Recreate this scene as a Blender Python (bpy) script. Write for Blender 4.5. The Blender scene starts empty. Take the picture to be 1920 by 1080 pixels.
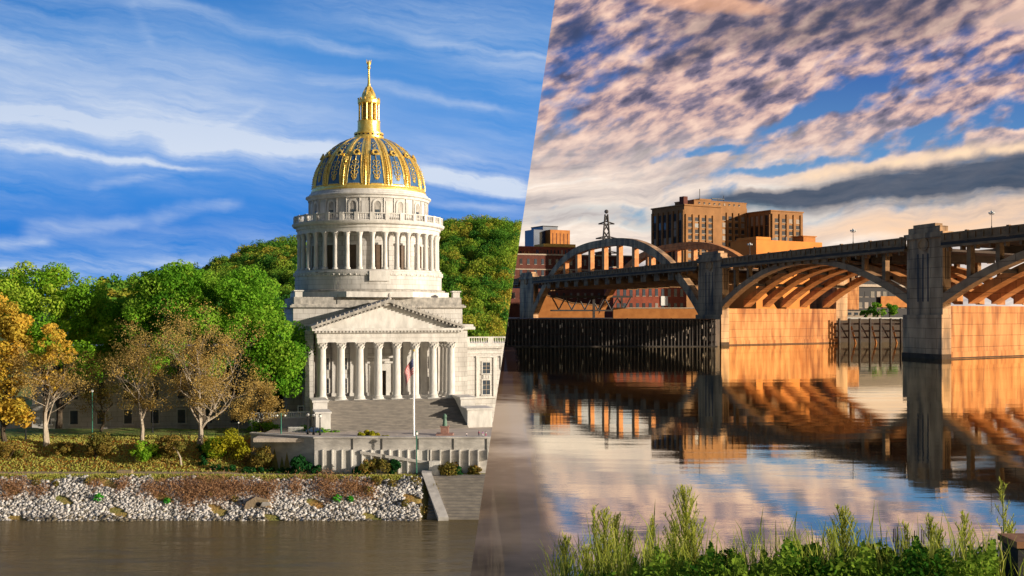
import bpy, bmesh, math, random
import numpy as np
from mathutils import Vector, Matrix
random.seed(7)
PI = math.pi
F, H, HY = 2000.0, 20.0, 590.0
sc = bpy.context.scene
col = sc.collection

def P(px, py, D):
    return Vector(((px-960)/F*D, D, H-(py-HY)/F*D))
def seam(x, y, z):                      # the line where the two places meet; negative = capitol side
    return x + .00305*y - .1468*(z-H)

# ------------------------------------------------------------ materials
M = {}
def nt(m):
    m.use_nodes = True
    n = m.node_tree.nodes; n.clear()
    return n, m.node_tree.links
def mat(name, c1, c2=None, scale=1.0, rough=.8, bump=0.0, stretch=(1,1,1), detail=5, metal=0.0, c3=None, s3=.2, w3=.5, lines=0.0, spec=.3, bscale=None, emis=None, brick=None, lo=.35, hi=.65):
    m = bpy.data.materials.new(name); n, l = nt(m)
    out = n.new('ShaderNodeOutputMaterial'); b = n.new('ShaderNodeBsdfPrincipled')
    l.new(b.outputs[0], out.inputs[0])
    b.inputs['Roughness'].default_value = rough; b.inputs['Metallic'].default_value = metal
    b.inputs['Specular IOR Level'].default_value = spec
    tc = n.new('ShaderNodeTexCoord'); mp = n.new('ShaderNodeMapping'); mp.inputs['Scale'].default_value = stretch
    l.new(tc.outputs['Object'], mp.inputs[0])
    c2 = c2 or tuple(c*.8 for c in c1)
    nz = n.new('ShaderNodeTexNoise'); nz.inputs['Scale'].default_value = scale; nz.inputs['Detail'].default_value = detail
    l.new(mp.outputs[0], nz.inputs[0])
    mr = n.new('ShaderNodeMapRange'); mr.inputs[1].default_value = lo; mr.inputs[2].default_value = hi
    l.new(nz.outputs[0], mr.inputs[0])
    mx = n.new('ShaderNodeMix'); mx.data_type = 'RGBA'
    mx.inputs[6].default_value = (*c1, 1); mx.inputs[7].default_value = (*c2, 1)
    l.new(mr.outputs[0], mx.inputs[0]); cur = mx.outputs[2]
    if c3:
        z3 = n.new('ShaderNodeTexNoise'); z3.inputs['Scale'].default_value = s3; z3.inputs['Detail'].default_value = 4
        l.new(mp.outputs[0], z3.inputs[0])
        r3 = n.new('ShaderNodeMapRange'); r3.inputs[1].default_value = .5; r3.inputs[2].default_value = .68; r3.inputs[4].default_value = w3
        l.new(z3.outputs[0], r3.inputs[0])
        m3 = n.new('ShaderNodeMix'); m3.data_type = 'RGBA'; m3.inputs[7].default_value = (*c3, 1)
        l.new(cur, m3.inputs[6]); l.new(r3.outputs[0], m3.inputs[0]); cur = m3.outputs[2]
    if lines:                            # masonry joints: (course height) on z and runs along x+y
        sx = n.new('ShaderNodeSeparateXYZ'); l.new(tc.outputs['Object'], sx.inputs[0])
        ad = n.new('ShaderNodeMath'); l.new(sx.outputs[0], ad.inputs[0]); l.new(sx.outputs[1], ad.inputs[1])
        cb = n.new('ShaderNodeCombineXYZ'); l.new(ad.outputs[0], cb.inputs[0]); l.new(sx.outputs[2], cb.inputs[1])
        bk = n.new('ShaderNodeTexBrick'); bk.inputs['Scale'].default_value = 1.0
        bk.inputs['Row Height'].default_value = lines; bk.inputs['Brick Width'].default_value = lines*2.4
        bk.inputs['Mortar Size'].default_value = lines*.035; bk.inputs['Mortar Smooth'].default_value = .3
        bk.inputs['Color1'].default_value = (1,1,1,1); bk.inputs['Color2'].default_value = (.86,.86,.86,1)
        bk.inputs['Mortar'].default_value = (.5,.48,.46,1)
        l.new(cb.outputs[0], bk.inputs[0])
        mm = n.new('ShaderNodeMix'); mm.data_type = 'RGBA'; mm.blend_type = 'MULTIPLY'; mm.inputs[0].default_value = 1
        l.new(cur, mm.inputs[6]); l.new(bk.outputs[0], mm.inputs[7]); cur = mm.outputs[2]
    l.new(cur, b.inputs['Base Color'])
    if bump:
        bz = n.new('ShaderNodeTexNoise'); bz.inputs['Scale'].default_value = bscale or scale*4; bz.inputs['Detail'].default_value = 5
        l.new(mp.outputs[0], bz.inputs[0])
        bp = n.new('ShaderNodeBump'); bp.inputs['Strength'].default_value = bump; bp.inputs['Distance'].default_value = .3
        l.new(bz.outputs[0], bp.inputs['Height']); l.new(bp.outputs[0], b.inputs['Normal'])
    M[name] = m
    return m
def leafmat(name, cols, trans=.35, isl=.35):
    """cols: list of colours over the per-clump 'tint' attribute"""
    m = bpy.data.materials.new(name); n, l = nt(m)
    out = n.new('ShaderNodeOutputMaterial')
    at = n.new('ShaderNodeAttribute'); at.attribute_name = 'tint'
    ge = n.new('ShaderNodeNewGeometry')
    a1 = n.new('ShaderNodeMath'); a1.operation = 'MULTIPLY_ADD'; a1.inputs[1].default_value = isl; 
    l.new(ge.outputs['Random Per Island'], a1.inputs[0])
    a2 = n.new('ShaderNodeMath'); a2.operation = 'MULTIPLY'; a2.inputs[1].default_value = 1-isl
    l.new(at.outputs['Fac'], a2.inputs[0]); l.new(a2.outputs[0], a1.inputs[2])
    cr = n.new('ShaderNodeValToRGB'); e = cr.color_ramp.elements
    for i, c in enumerate(cols):
        p = i/(len(cols)-1)
        if i < 2: x = e[i]; x.position = p
        else: x = e.new(p)
        x.color = (*c, 1)
    e[0].position = 0
    l.new(a1.outputs[0], cr.inputs[0])
    d = n.new('ShaderNodeBsdfDiffuse'); t = n.new('ShaderNodeBsdfTranslucent'); mx = n.new('ShaderNodeMixShader')
    mx.inputs[0].default_value = trans
    l.new(cr.outputs[0], d.inputs[0]); l.new(cr.outputs[0], t.inputs[0])
    l.new(d.outputs[0], mx.inputs[1]); l.new(t.outputs[0], mx.inputs[2]); l.new(mx.outputs[0], out.inputs[0])
    M[name] = m
mat('blind', (.34,.28,.22), (.26,.2,.16), 1, .7)
mat('stone', (.62,.60,.575), (.49,.475,.455), 1.0, .8, .12, stretch=(1,1,.35), lines=.62, c3=(.38,.355,.33), s3=.45, w3=.55)
mat('stone_plain', (.66,.64,.61), (.52,.505,.48), 2.0, .8, .1, stretch=(1,1,.4), c3=(.40,.375,.345), s3=.6, w3=.5)
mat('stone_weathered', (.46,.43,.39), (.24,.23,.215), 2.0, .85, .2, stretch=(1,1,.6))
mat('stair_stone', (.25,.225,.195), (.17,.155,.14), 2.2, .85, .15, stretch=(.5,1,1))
mat('plaza_stone', (.52,.45,.38), (.42,.36,.30), .8, .85, .1)
mat('gold', (1.0,.77,.24), (.84,.56,.12), 3, .30, .15, metal=.62, spec=.5)
mat('gold_dark', (.50,.30,.05), (.30,.18,.04), 3, .4, .1, metal=.6)
mat('dome_blue', (.03,.09,.22), (.045,.14,.30), 3, .45, .05, metal=.1, spec=.4)
mat('glass', (.035,.05,.075), (.06,.08,.10), 1, .15, spec=.6)
mat('door_brown', (.13,.085,.055), (.09,.06,.04), 2, .6)
mat('dark', (.02,.02,.022), (.035,.03,.03), 2, .7)
mat('wall_concrete', (.58,.55,.51), (.40,.38,.355), .7, .85, .15, stretch=(1,1,2.5), c3=(.26,.24,.22), s3=.3, w3=.6)
mat('wall_white', (.70,.68,.64), (.52,.50,.47), .9, .8, .1, stretch=(2,2,.35), c3=(.38,.37,.33), s3=.5, w3=.6)
mat('joint_dark', (.05,.05,.05), (.07,.065,.06), 1, .9)
mat('grass', (.34,.22,.07), (.17,.20,.05), .45, .95, .5, c3=(.42,.17,.05), s3=.16, w3=.9, bscale=5)
mat('lawn', (.13,.22,.04), (.20,.18,.05), .6, .95, .5, bscale=5)
mat('litter', (.25,.11,.035), (.14,.12,.04), 2.0, .95)
mat('earth', (.23,.16,.09), (.16,.12,.07), 1.2, .95, .4)
mat('path_dirt', (.33,.25,.17), (.26,.20,.12), 1.2, .95, .2)
mat('asphalt', (.22,.205,.185), (.17,.16,.15), 1.5, .9)
leafmat('rock', [(.11,.10,.085), (.36,.34,.32), (.62,.60,.58), (.50,.45,.40)], trans=0.0, isl=1.0)
mat('bark_pale', (.50,.43,.34), (.24,.19,.14), 1.6, .9, .4, stretch=(1,1,.4))
mat('bark_dark', (.10,.075,.05), (.05,.04,.03), 2, .95, .4)
mat('green_paint', (.03,.14,.10), (.04,.17,.12), 2, .5)
mat('black_paint', (.02,.022,.025), None, 2, .5)
mat('lamp_white', (.78,.78,.74), None, 2, .4)
mat('pole_white', (.72,.72,.70), (.6,.6,.6), 2, .4, metal=.2)
mat('bronze_green', (.13,.24,.17), (.07,.13,.10), 3, .6)
mat('red_granite', (.36,.20,.16), (.28,.15,.12), 4, .6)
mat('flag_red', (.60,.012,.025), (.5,.01,.02), 3, .8)
mat('flag_white', (.62,.58,.57), (.55,.5,.5), 3, .8)
mat('flag_blue', (.015,.03,.14), (.02,.035,.16), 3, .8)
mat('skin', (.50,.30,.22), (.46,.27,.2), 5, .6)
mat('cloth_pink', (.65,.12,.28), (.5,.1,.2), 5, .9); mat('cloth_purple', (.30,.13,.42), (.22,.1,.3), 5, .9)
mat('cloth_white', (.75,.73,.72), (.6,.6,.6), 5, .9); mat('cloth_navy', (.03,.05,.12), None, 5, .9)
mat('car_blue', (.03,.07,.16), None, 3, .3, metal=.3, spec=.5)
mat('tyre', (.02,.02,.02), None, 3, .9)
# right place
mat('pylon_stone', (.62,.375,.20), (.30,.175,.09), .12, .9, .25, stretch=(1.3,1.3,.35), lines=4.6, c3=(.10,.08,.065), s3=.10, w3=.85, bscale=.8)
mat('pier_stone', (.62,.29,.105), (.40,.145,.04), .16, .85, .2, stretch=(1.6,1.6,.25), lines=5.2, c3=(.20,.06,.02), s3=.14, w3=.9, bscale=.8)  # sunlit orange put into the colour; same concrete as the greyer shaded pylons
mat('wet_rock', (.10,.085,.06), (.20,.17,.12), 1.2, .45)
mat('wet_stone', (.10,.065,.04), (.06,.04,.03), .3, .95, spec=.1)
mat('rib_stone_shade', (.48,.27,.13), (.32,.17,.08), .2, .85, .2, lines=6.0, bscale=.8)  # front rib: shade of its outer face put into the colour
mat('rib_stone_lit', (.72,.30,.09), (.46,.18,.055), .2, .85, .2, lines=6.0, bscale=.8)  # same ribs, with the orange of sunlit soffits put into the colour
mat('deck_concrete', (.32,.175,.08), (.15,.085,.04), .15, .9, .2, stretch=(1,1,2), bscale=1)
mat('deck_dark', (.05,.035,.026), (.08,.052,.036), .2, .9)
mat('hanger', (.66,.30,.12), (.5,.2,.07), .3, .85)
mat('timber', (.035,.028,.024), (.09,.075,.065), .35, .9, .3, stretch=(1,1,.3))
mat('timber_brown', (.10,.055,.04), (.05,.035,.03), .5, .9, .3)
mat('quay_land', (.10,.075,.055), (.07,.055,.045), .1, .95)
mat('brick_red', (.30,.075,.04), (.20,.05,.03), .15, .9, .1, bscale=1)
mat('brick_dark', (.15,.05,.035), (.10,.035,.025), .15, .9)
mat('brick_orange', (.50,.20,.055), (.40,.15,.04), .2, .9)
mat('tower_stone', (.34,.165,.062), (.25,.12,.045), .08, .85)
mat('orange_wall', (.70,.26,.05), (.60,.2,.04), .05, .85)
mat('yellow_wall', (.72,.42,.10), (.6,.34,.08), .1, .85)
mat('tower_blue', (.03,.05,.10), (.05,.09,.16), .1, .2, spec=.7)
mat('pale_sill', (.50,.40,.30), (.40,.32,.25), .5, .85)
mat('steel_dark', (.06,.055,.055), (.09,.08,.075), .5, .6)
mat('iron_weed', (.02,.018,.016), (.10,.05,.03), 14, .8)
mat('rust', (.32,.16,.08), (.22,.1,.05), 18, .9)
leafmat('leaf_green', [(.05,.17,.014), (.15,.36,.025), (.36,.52,.06)], isl=.3, trans=.42)
leafmat('leaf_lime', [(.09,.25,.02), (.24,.45,.03), (.48,.56,.07)], isl=.3, trans=.42)
leafmat('leaf_gold', [(.30,.25,.04), (.60,.43,.06), (.62,.35,.05)])
leafmat('leaf_brown', [(.26,.19,.07), (.46,.33,.11), (.56,.36,.08)])
leafmat('leaf_olive', [(.10,.13,.03), (.22,.17,.04), (.32,.19,.05)])
leafmat('leaf_hill', [(.04,.16,.03), (.12,.27,.03), (.27,.36,.04), (.45,.33,.05)], isl=.2)
leafmat('leaf_dark', [(.015,.07,.02), (.03,.12,.03)])
leafmat('leaf_bright', [(.03,.25,.02), (.08,.38,.03)])
leafmat('leaf_yellow', [(.22,.25,.02), (.48,.42,.03)])
leafmat('brush', [(.24,.13,.07), (.42,.24,.13), (.34,.22,.12)])
leafmat('grass_yellow', [(.16,.24,.03), (.38,.44,.06), (.62,.60,.14)], trans=.5)
leafmat('weed_green', [(.26,.34,.05), (.55,.58,.09), (.75,.70,.18)], trans=.45)
leafmat('cover_green', [(.010,.04,.008), (.035,.12,.012), (.24,.36,.04), (.09,.18,.02)], trans=.35)
leafmat('litter_leaf', [(.46,.18,.04), (.56,.30,.06), (.34,.18,.05)])
leafmat('grass_blade', [(.56,.42,.13), (.34,.42,.08), (.62,.46,.15)])

# ------------------------------------------------------------ mesh builder
class MB:
    def __init__(s): s.v = []; s.f = []; s.smooth = False
    def add(s, vs, fs):
        o = len(s.v); s.v += [tuple(v) for v in vs]; s.f += [tuple(i+o for i in f) for f in fs]; return s
    def box(s, x0, x1, y0, y1, z0, z1):
        return s.add([(x0,y0,z0),(x1,y0,z0),(x1,y1,z0),(x0,y1,z0),(x0,y0,z1),(x1,y0,z1),(x1,y1,z1),(x0,y1,z1)],
              [(0,3,2,1),(4,5,6,7),(0,1,5,4),(1,2,6,5),(2,3,7,6),(3,0,4,7)])
    def cbox(s, cx, cy, cz, sx, sy, sz): return s.box(cx-sx/2,cx+sx/2,cy-sy/2,cy+sy/2,cz-sz/2,cz+sz/2)
    def prism(s, pts, z0, z1):           # pts counter-clockwise in xy
        n = len(pts)
        return s.add([(x,y,z0) for x,y in pts]+[(x,y,z1) for x,y in pts],
              [tuple(range(n-1,-1,-1)), tuple(range(n,2*n))]+[(i,(i+1)%n,n+(i+1)%n,n+i) for i in range(n)])
    def extr(s, poly, d):                # poly: 3d points, d: vector
        n = len(poly); d = Vector(d)
        return s.add([Vector(p) for p in poly]+[Vector(p)+d for p in poly],
              [tuple(range(n-1,-1,-1)), tuple(range(n,2*n))]+[(i,(i+1)%n,n+(i+1)%n,n+i) for i in range(n)])
    def lathe(s, prof, seg=24, cx=0, cy=0, a0=0, a1=2*PI, cap=True):
        full = abs(a1-a0-2*PI) < 1e-6; m = seg if full else seg+1
        vs = []
        for r, z in prof:
            for i in range(m):
                a = a0+(a1-a0)*i/seg; vs.append((cx+r*math.cos(a), cy+r*math.sin(a), z))
        fs = []
        for j in range(len(prof)-1):
            for i in range(seg):
                k = (i+1)%m if full else i+1
                fs.append((j*m+i, j*m+k, (j+1)*m+k, (j+1)*m+i))
        if full and cap:
            fs.append(tuple(range(m-1,-1,-1))); fs.append(tuple((len(prof)-1)*m+i for i in range(m)))
        return s.add(vs, fs)
    def tube(s, pts, rad, seg=6):
        pts = [Vector(p) for p in pts]
        if not hasattr(rad, '__len__'): rad = [rad]*len(pts)
        vs = []; fs = []
        for i, p in enumerate(pts):
            d = (pts[min(i+1,len(pts)-1)]-pts[max(i-1,0)]).normalized()
            a = d.cross(Vector((0,0,1)) if abs(d.z) < .9 else Vector((1,0,0))).normalized(); b = d.cross(a)
            for k in range(seg):
                t = 2*PI*k/seg; vs.append(p+(a*math.cos(t)+b*math.sin(t))*rad[i])
        for i in range(len(pts)-1):
            for k in range(seg):
                k2 = (k+1)%seg; fs.append((i*seg+k, i*seg+k2, (i+1)*seg+k2, (i+1)*seg+k))
        fs.append(tuple(range(seg-1,-1,-1))); fs.append(tuple((len(pts)-1)*seg+k for k in range(seg)))
        return s.add(vs, fs)
    def ball(s, c, r, seg=10, rings=6, sz=1.0):
        prof = [(max(1e-4, r*math.sin(PI*i/rings)), c[2]-r*sz*math.cos(PI*i/rings)) for i in range(rings+1)]
        return s.lathe(prof, seg, c[0], c[1])
    def xf(s, m, start=0):
        s.v[start:] = [tuple(m @ Vector(v)) for v in s.v[start:]]; return s
    def build(s, name, m, parent=None, org=None, smooth=False):
        me = bpy.data.meshes.new(name)
        vs = s.v
        if org is not None: vs = [(x-org[0],y-org[1],z-org[2]) for x,y,z in vs]
        me.from_pydata(vs, [], s.f); me.update()
        bm = bmesh.new(); bm.from_mesh(me); bmesh.ops.recalc_face_normals(bm, faces=bm.faces); bm.to_mesh(me); bm.free()
        if smooth: 
            me.polygons.foreach_set('use_smooth', [True]*len(me.polygons))
            try: me.set_sharp_from_angle(angle=math.radians(35))
            except Exception: pass
        if m: me.materials.append(M[m])
        o = bpy.data.objects.new(name, me); col.objects.link(o)
        if parent is not None: o.parent = parent
        elif org is not None: o.location = org
        return o
def tag(o, label=None, cat=None, group=None, kind=None):
    if label: o['label'] = label
    if cat: o['category'] = cat
    if group: o['group'] = group
    if kind: o['kind'] = kind
    return o
def thing(name, label, cat, loc=(0,0,0), rz=0, group=None):
    o = bpy.data.objects.new(name, None); col.objects.link(o); o.empty_display_size = .5
    o.location = loc; o.rotation_euler = (0,0,rz)
    return tag(o, label, cat, group)
def struct(o, kind='structure'): o['kind'] = kind; return o
def copy_tree(o, parent=None):
    c = o.copy(); col.objects.link(c)
    if parent is not None: c.parent = parent
    for ch in list(o.children): copy_tree(ch, c)
    return c
def quads(name, arr, m, parent=None, org=(0,0,0), tint=None):
    """arr (n,4,3) world points -> one mesh of quads"""
    arr = np.asarray(arr, dtype=np.float32) - np.array(org, dtype=np.float32)
    n = len(arr); me = bpy.data.meshes.new(name)
    me.vertices.add(n*4); me.vertices.foreach_set('co', arr.ravel())
    me.loops.add(n*4); me.loops.foreach_set('vertex_index', np.arange(n*4, dtype=np.int32))
    me.polygons.add(n); me.polygons.foreach_set('loop_start', np.arange(0, n*4, 4, dtype=np.int32))
    me.polygons.foreach_set('loop_total', np.full(n, 4, dtype=np.int32))
    if tint is not None:
        a = me.attributes.new('tint', 'FLOAT', 'POINT'); a.data.foreach_set('value', np.repeat(tint, 4).astype(np.float32))
    me.update(calc_edges=True); me.validate()
    me.materials.append(M[m])
    o = bpy.data.objects.new(name, me); col.objects.link(o)
    if parent is not None: o.parent = parent
    else: o.location = org
    return o
rng = np.random.default_rng(11)
def unit(n):
    v = rng.normal(size=(n,3)); return v/np.linalg.norm(v, axis=1)[:,None]
def leafquads(pos, nrm, size, aspect=.7):
    n = len(pos)
    t = np.cross(nrm, unit(n)); t /= np.linalg.norm(t, axis=1)[:,None]+1e-9
    b = np.cross(nrm, t)
    s = size*(.6+.8*rng.random(n)) if np.isscalar(size) else size*(.6+.8*rng.random(n))
    t = t*(s*.5)[:,None]; b = b*(s*.5*aspect)[:,None]
    return np.stack([pos-t, pos-b, pos+t, pos+b], axis=1)
def clump(c, r, n, size, flat=1.0):
    """leaves on and just inside the surface of a lumpy clump"""
    d = unit(n); rad = r*(.55+.5*rng.random(n)**.45)
    pos = np.array(c)+d*rad[:,None]*np.array([1,1,flat])
    nr = d*.9+unit(n)*.75; nr /= np.linalg.norm(nr,axis=1)[:,None]
    return leafquads(pos, nr, size)
def crown(lobes, n_sub, leaves, size, sub_r, flat=.8, gap=0.0):
    """lobes: (cx,cy,cz,rx,ry,rz).  sub-clumps spread over each lobe's shell"""
    Q = []; T = []
    for (cx,cy,cz,rx,ry,rz) in lobes:
        m = max(4, int(n_sub))
        d = unit(m); k = .62+.42*rng.random(m)
        cs = np.array([cx,cy,cz])+d*k[:,None]*np.array([rx,ry,rz])
        for c in cs:
            r = sub_r*(.42+1.15*rng.random()**1.5)
            q = clump(c, r, int(leaves*(r/sub_r)**2), size, flat); Q.append(q)
            T.append(np.full(len(q), rng.random()))
    return np.concatenate(Q), np.concatenate(T)
def branches(mb, p, d, L, r, depth, spread=.6, seg=6, up=.15, rnd=random, tips=None, n=3):
    p = Vector(p); d = Vector(d).normalized(); pts = [p.copy()]; rad = [r]
    k = 4
    for i in range(k):
        d = (d+Vector((rnd.uniform(-1,1),rnd.uniform(-1,1),rnd.uniform(-.6,1)))*.13+Vector((0,0,up*.3))).normalized()
        p = p+d*(L/k); pts.append(p.copy()); rad.append(r*(1-.45*(i+1)/k))
    mb.tube(pts, rad, seg)
    if depth == 0:
        if tips is not None: tips.append(pts[-1])
        return
    for j in range(n):
        i = rnd.choice((2,3,4)) if j else 4
        q = pts[i]
        a = Vector((rnd.uniform(-1,1),rnd.uniform(-1,1),rnd.uniform(-.35,.7))).normalized()
        nd = (d*(1-spread)+a*spread).normalized()
        branches(mb, q, nd, L*rnd.uniform(.6,.82), rad[i]*rnd.uniform(.5,.72), depth-1, spread, max(3,seg-1), up, rnd, tips, n)
# ------------------------------------------------------------ camera, sun
cam = bpy.data.cameras.new('camera'); co = bpy.data.objects.new('camera', cam); col.objects.link(co)
co.location = (0,0,H); co.rotation_euler = (PI/2,0,0)
cam.sensor_width = 36; cam.lens = 36*F/1920; cam.shift_y = 50/1920; cam.clip_end = 20000; cam.clip_start = .1
sc.camera = co
SA, SE = math.radians(20), math.radians(12)
sd = Vector((math.cos(SA)*math.cos(SE), -math.sin(SA)*math.cos(SE), math.sin(SE)))
sun = bpy.data.lights.new('sun', 'SUN'); so = bpy.data.objects.new('sun', sun); col.objects.link(so)
sun.energy = 5.0; sun.angle = math.radians(.5); sun.color = (1,.87,.70)
so.rotation_euler = sd.to_track_quat('Z','Y').to_euler(); so.location = (60,-40,80)
sc.view_settings.view_transform = 'Standard'; sc.view_settings.look = 'None'
sc.view_settings.exposure = 0.4; sc.view_settings.gamma = 1
sc.cycles.use_denoising = True; sc.cycles.max_bounces = 6; sc.cycles.transparent_max_bounces = 4
sc.cycles.diffuse_bounces = 3; sc.cycles.glossy_bounces = 3

# ------------------------------------------------------------ sky (world)
w = bpy.data.worlds.new('World'); sc.world = w; w.use_nodes = True
N = w.node_tree.nodes; Lk = w.node_tree.links; N.clear()
def val(s, sock):
    if isinstance(s, (int, float)): sock.default_value = s
    else: Lk.new(s, sock)
def mth(op, a, b=0.0, c=0.0, clamp=False):
    n = N.new('ShaderNodeMath'); n.operation = op; n.use_clamp = clamp
    val(a, n.inputs[0]); val(b, n.inputs[1]); val(c, n.inputs[2]); return n.outputs[0]
add = lambda a,b: mth('ADD',a,b); mul = lambda a,b: mth('MULTIPLY',a,b); sub = lambda a,b: mth('SUBTRACT',a,b)
def mr(x, a, b, c=0, d=1, smooth=False):
    n = N.new('ShaderNodeMapRange'); n.interpolation_type = 'SMOOTHSTEP' if smooth else 'LINEAR'
    val(x, n.inputs[0]); n.inputs[1].default_value=a; n.inputs[2].default_value=b; n.inputs[3].default_value=c; n.inputs[4].default_value=d
    return n.outputs[0]
def noise(u, v, scale, su=1, sv=1, ang=0, detail=6, rough=.55, dist=0.0, off=0.0):
    c = N.new('ShaderNodeCombineXYZ'); ca, sa = math.cos(ang), math.sin(ang)
    a = add(mul(u,ca*su), mul(v,sa*su)); b = sub(mul(v,ca*sv), mul(u,sa*sv))
    val(a, c.inputs[0]); val(b, c.inputs[1]); c.inputs[2].default_value = off
    n = N.new('ShaderNodeTexNoise'); n.inputs['Scale'].default_value = scale; n.inputs['Detail'].default_value = detail
    n.inputs['Roughness'].default_value = rough; n.inputs['Distortion'].default_value = dist
    Lk.new(c.outputs[0], n.inputs[0]); return n.outputs[0]
def cmix(f, a, b):
    n = N.new('ShaderNodeMix'); n.data_type = 'RGBA'; val(f, n.inputs[0])
    for s, k in ((a,6),(b,7)):
        if isinstance(s, tuple): n.inputs[k].default_value = (*s, 1)
        else: Lk.new(s, n.inputs[k])
    return n.outputs[2]
def ramp(x, stops):
    n = N.new('ShaderNodeValToRGB'); e = n.color_ramp.elements
    for i,(p,c) in enumerate(stops):
        q = e[i] if i < 2 else e.new(p)
        q.position = p; q.color = (*c,1)
    val(x, n.inputs[0]); return n.outputs[0]
def lin(r,g,b):
    f = lambda c: ((c/255+.055)/1.055)**2.4 if c/255 > .04045 else c/255/12.92
    return (f(r),f(g),f(b))
tc = N.new('ShaderNodeTexCoord'); sx = N.new('ShaderNodeSeparateXYZ'); Lk.new(tc.outputs['Generated'], sx.inputs[0])
dx, dy, dz = sx.outputs
ay = mth('MAXIMUM', mth('ABSOLUTE', dy), .12)
U = mth('DIVIDE', dx, ay); V = mth('DIVIDE', dz, ay)     # slopes of the direction: across and up
U = mth('MINIMUM', mth('MAXIMUM', U, -4), 4); V = mth('MINIMUM', V, 4)
def PU(px): return (px-960)/F
def PV(py): return (HY-py)/F
def streak(x0,y0,x1,y1,w0,w1,wob=0.0,pw=2.0):
    """soft cirrus streak from one sky direction to another, half-width w0 -> w1 (in 1/2000 slopes)"""
    ua,va,ub,vb = PU(x0),PV(y0),PU(x1),PV(y1); L = math.hypot(ub-ua,vb-va); cx,cy=(ub-ua)/L,(vb-va)/L
    du, dv = sub(UU,ua), sub(VV,va)
    t = mul(add(mul(du,cx),mul(dv,cy)), 1/L); d = mth('ABSOLUTE', sub(mul(dv,cx),mul(du,cy)))
    wd = mr(t, 0, 1, w0/F, w1/F)
    g = mr(mth('DIVIDE', d, wd), 0, 1, 1, 0, True)
    e = mul(mr(t,-.08,.10,0,1,True), mr(t,.85,1.1,1,0,True))
    return mul(g, e)
def blob(cx,cy,rx,ry,ang=0):
    a = math.radians(ang); ca, sa = math.cos(a), math.sin(a)
    du, dv = sub(UU,PU(cx)), sub(VV,PV(cy))
    p = mul(add(mul(du,ca),mul(dv,sa)), F/rx); q = mul(sub(mul(dv,ca),mul(du,sa)), F/ry)
    return mr(add(mul(p,p),mul(q,q)), 0, 1, 1, 0, True)
# wobble
n1 = noise(U,V,11,detail=5,off=3.1); n2 = noise(U,V,11,detail=5,off=8.3)
UU = add(U, mul(sub(n1,.5),.035)); VV = add(V, mul(sub(n2,.5),.035))
# --- capitol side: deep blue with cirrus
blueL = ramp(mr(V, 0, .32), [(0,lin(52,142,224)),(.25,lin(44,126,214)),(.5,lin(76,146,222)),(.8,lin(78,142,212)),(1,lin(50,118,194))])
fine = noise(UU,VV,17,su=.34,sv=2.9,ang=math.radians(-9),detail=8,rough=.66,off=1)
veil = noise(U,V,5,su=.5,sv=2.0,ang=math.radians(-8),detail=5,rough=.5,off=5)
pal = blob(180,170,620,150,-6)
cov = mul(mul(mr(fine,.35,.72), mr(veil,.38,.62)), .62)
cov = add(cov, mul(pal, mr(fine,.2,.8,.12,.62)))
cov = add(cov, mul(blob(300,205,900,120,-8), .16))
for s, k in ((streak(-60,204,660,284,32,15),.58),(streak(300,262,650,292,40,30),.45),(streak(-80,250,400,325,20,8),.55),(streak(220,-8,720,100,34,14),.42),
          (streak(225,-20,290,90,26,10),.15),(streak(410,245,490,205,22,8),.22),(streak(780,322,1010,352,22,34),1.0),(streak(280,404,450,383,26,14),.30),
          (streak(40,428,280,408,34,16),.26),(streak(-40,455,100,450,26,16),.5),(streak(-40,502,400,490,44,18),.5),(streak(180,343,340,328,20,10),.18),
          (streak(760,60,1060,120,14,8),.3),(streak(560,140,960,210,24,16),.3),(streak(640,380,1000,384,12,16),.18)):
    cov = add(cov, mul(mul(s, k), mr(fine,.3,.62,.25,1.25)))
cov = mth('MINIMUM', cov, .93)
whL = ramp(mr(V,0,.3), [(0,lin(200,216,238)),(.5,lin(214,224,240)),(1,lin(165,190,226))])
skyL = cmix(cov, blueL, whL)
# --- bridge side: sunset cloud deck
blueR = ramp(mr(V, 0, .3), [(0,lin(178,190,200)),(.25,lin(140,170,194)),(.5,lin(92,140,190)),(.75,lin(62,104,168)),(1,lin(48,68,120))])
A = math.radians(24)
Ub = add(U, mul(sub(n1,.5),.012)); Vb = add(V, mul(sub(n2,.5),.012))
big = noise(Ub,Vb,7,su=.8,sv=2.1,ang=A,detail=4,off=12)
mid = noise(Ub,Vb,58,su=.66,sv=1.3,ang=A,detail=4,rough=.5,off=2.2)
midL = noise(UU,VV,46,su=.8,sv=1.5,ang=math.radians(10),detail=5,rough=.55,off=4.2)
low = noise(UU,VV,11,su=.6,sv=4.6,ang=math.radians(6),detail=6,rough=.6,off=6)
dens = add(mul(big,.30), mul(mid,.70))
bias = add(add(.115, mr(V,.05,.14,.10,0,True)), mul(blob(1330,190,330,130,24),.22))
bias = add(bias, mul(blob(1600,-20,440,120,4),.25))
bias = add(bias, mul(blob(1130,330,320,90,12),.14))
bias = add(bias, mul(blob(1400,270,300,40,12),.03))
for b, k in ((blob(1400,262,330,24,15),.20),(blob(1850,130,260,60,22),.10),(blob(1790,240,320,40,14),.15),(blob(1560,190,160,36,24),.26),(blob(1130,110,220,90,20),.08),
             (blob(1480,318,170,13,8),.2),(blob(1330,293,150,16,8),.2),(blob(1180,205,100,24,20),.08),(blob(1560,345,120,10,8),.12)):
    bias = sub(bias, mul(b, k))
for b, k in ((blob(1740,212,160,24,16),.26),(blob(1640,322,260,20,10),.30),(blob(1880,262,90,26,8),.30),(blob(1880,95,100,22,22),.18),(blob(1840,170,140,12,18),.14),(blob(1500,240,120,14,18),.16)):
    bias = add(bias, mul(b, k))
cR = mr(add(dens,bias), .40, .69, 0, 1, True)
cR = mth('MINIMUM', cR, .96)
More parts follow.
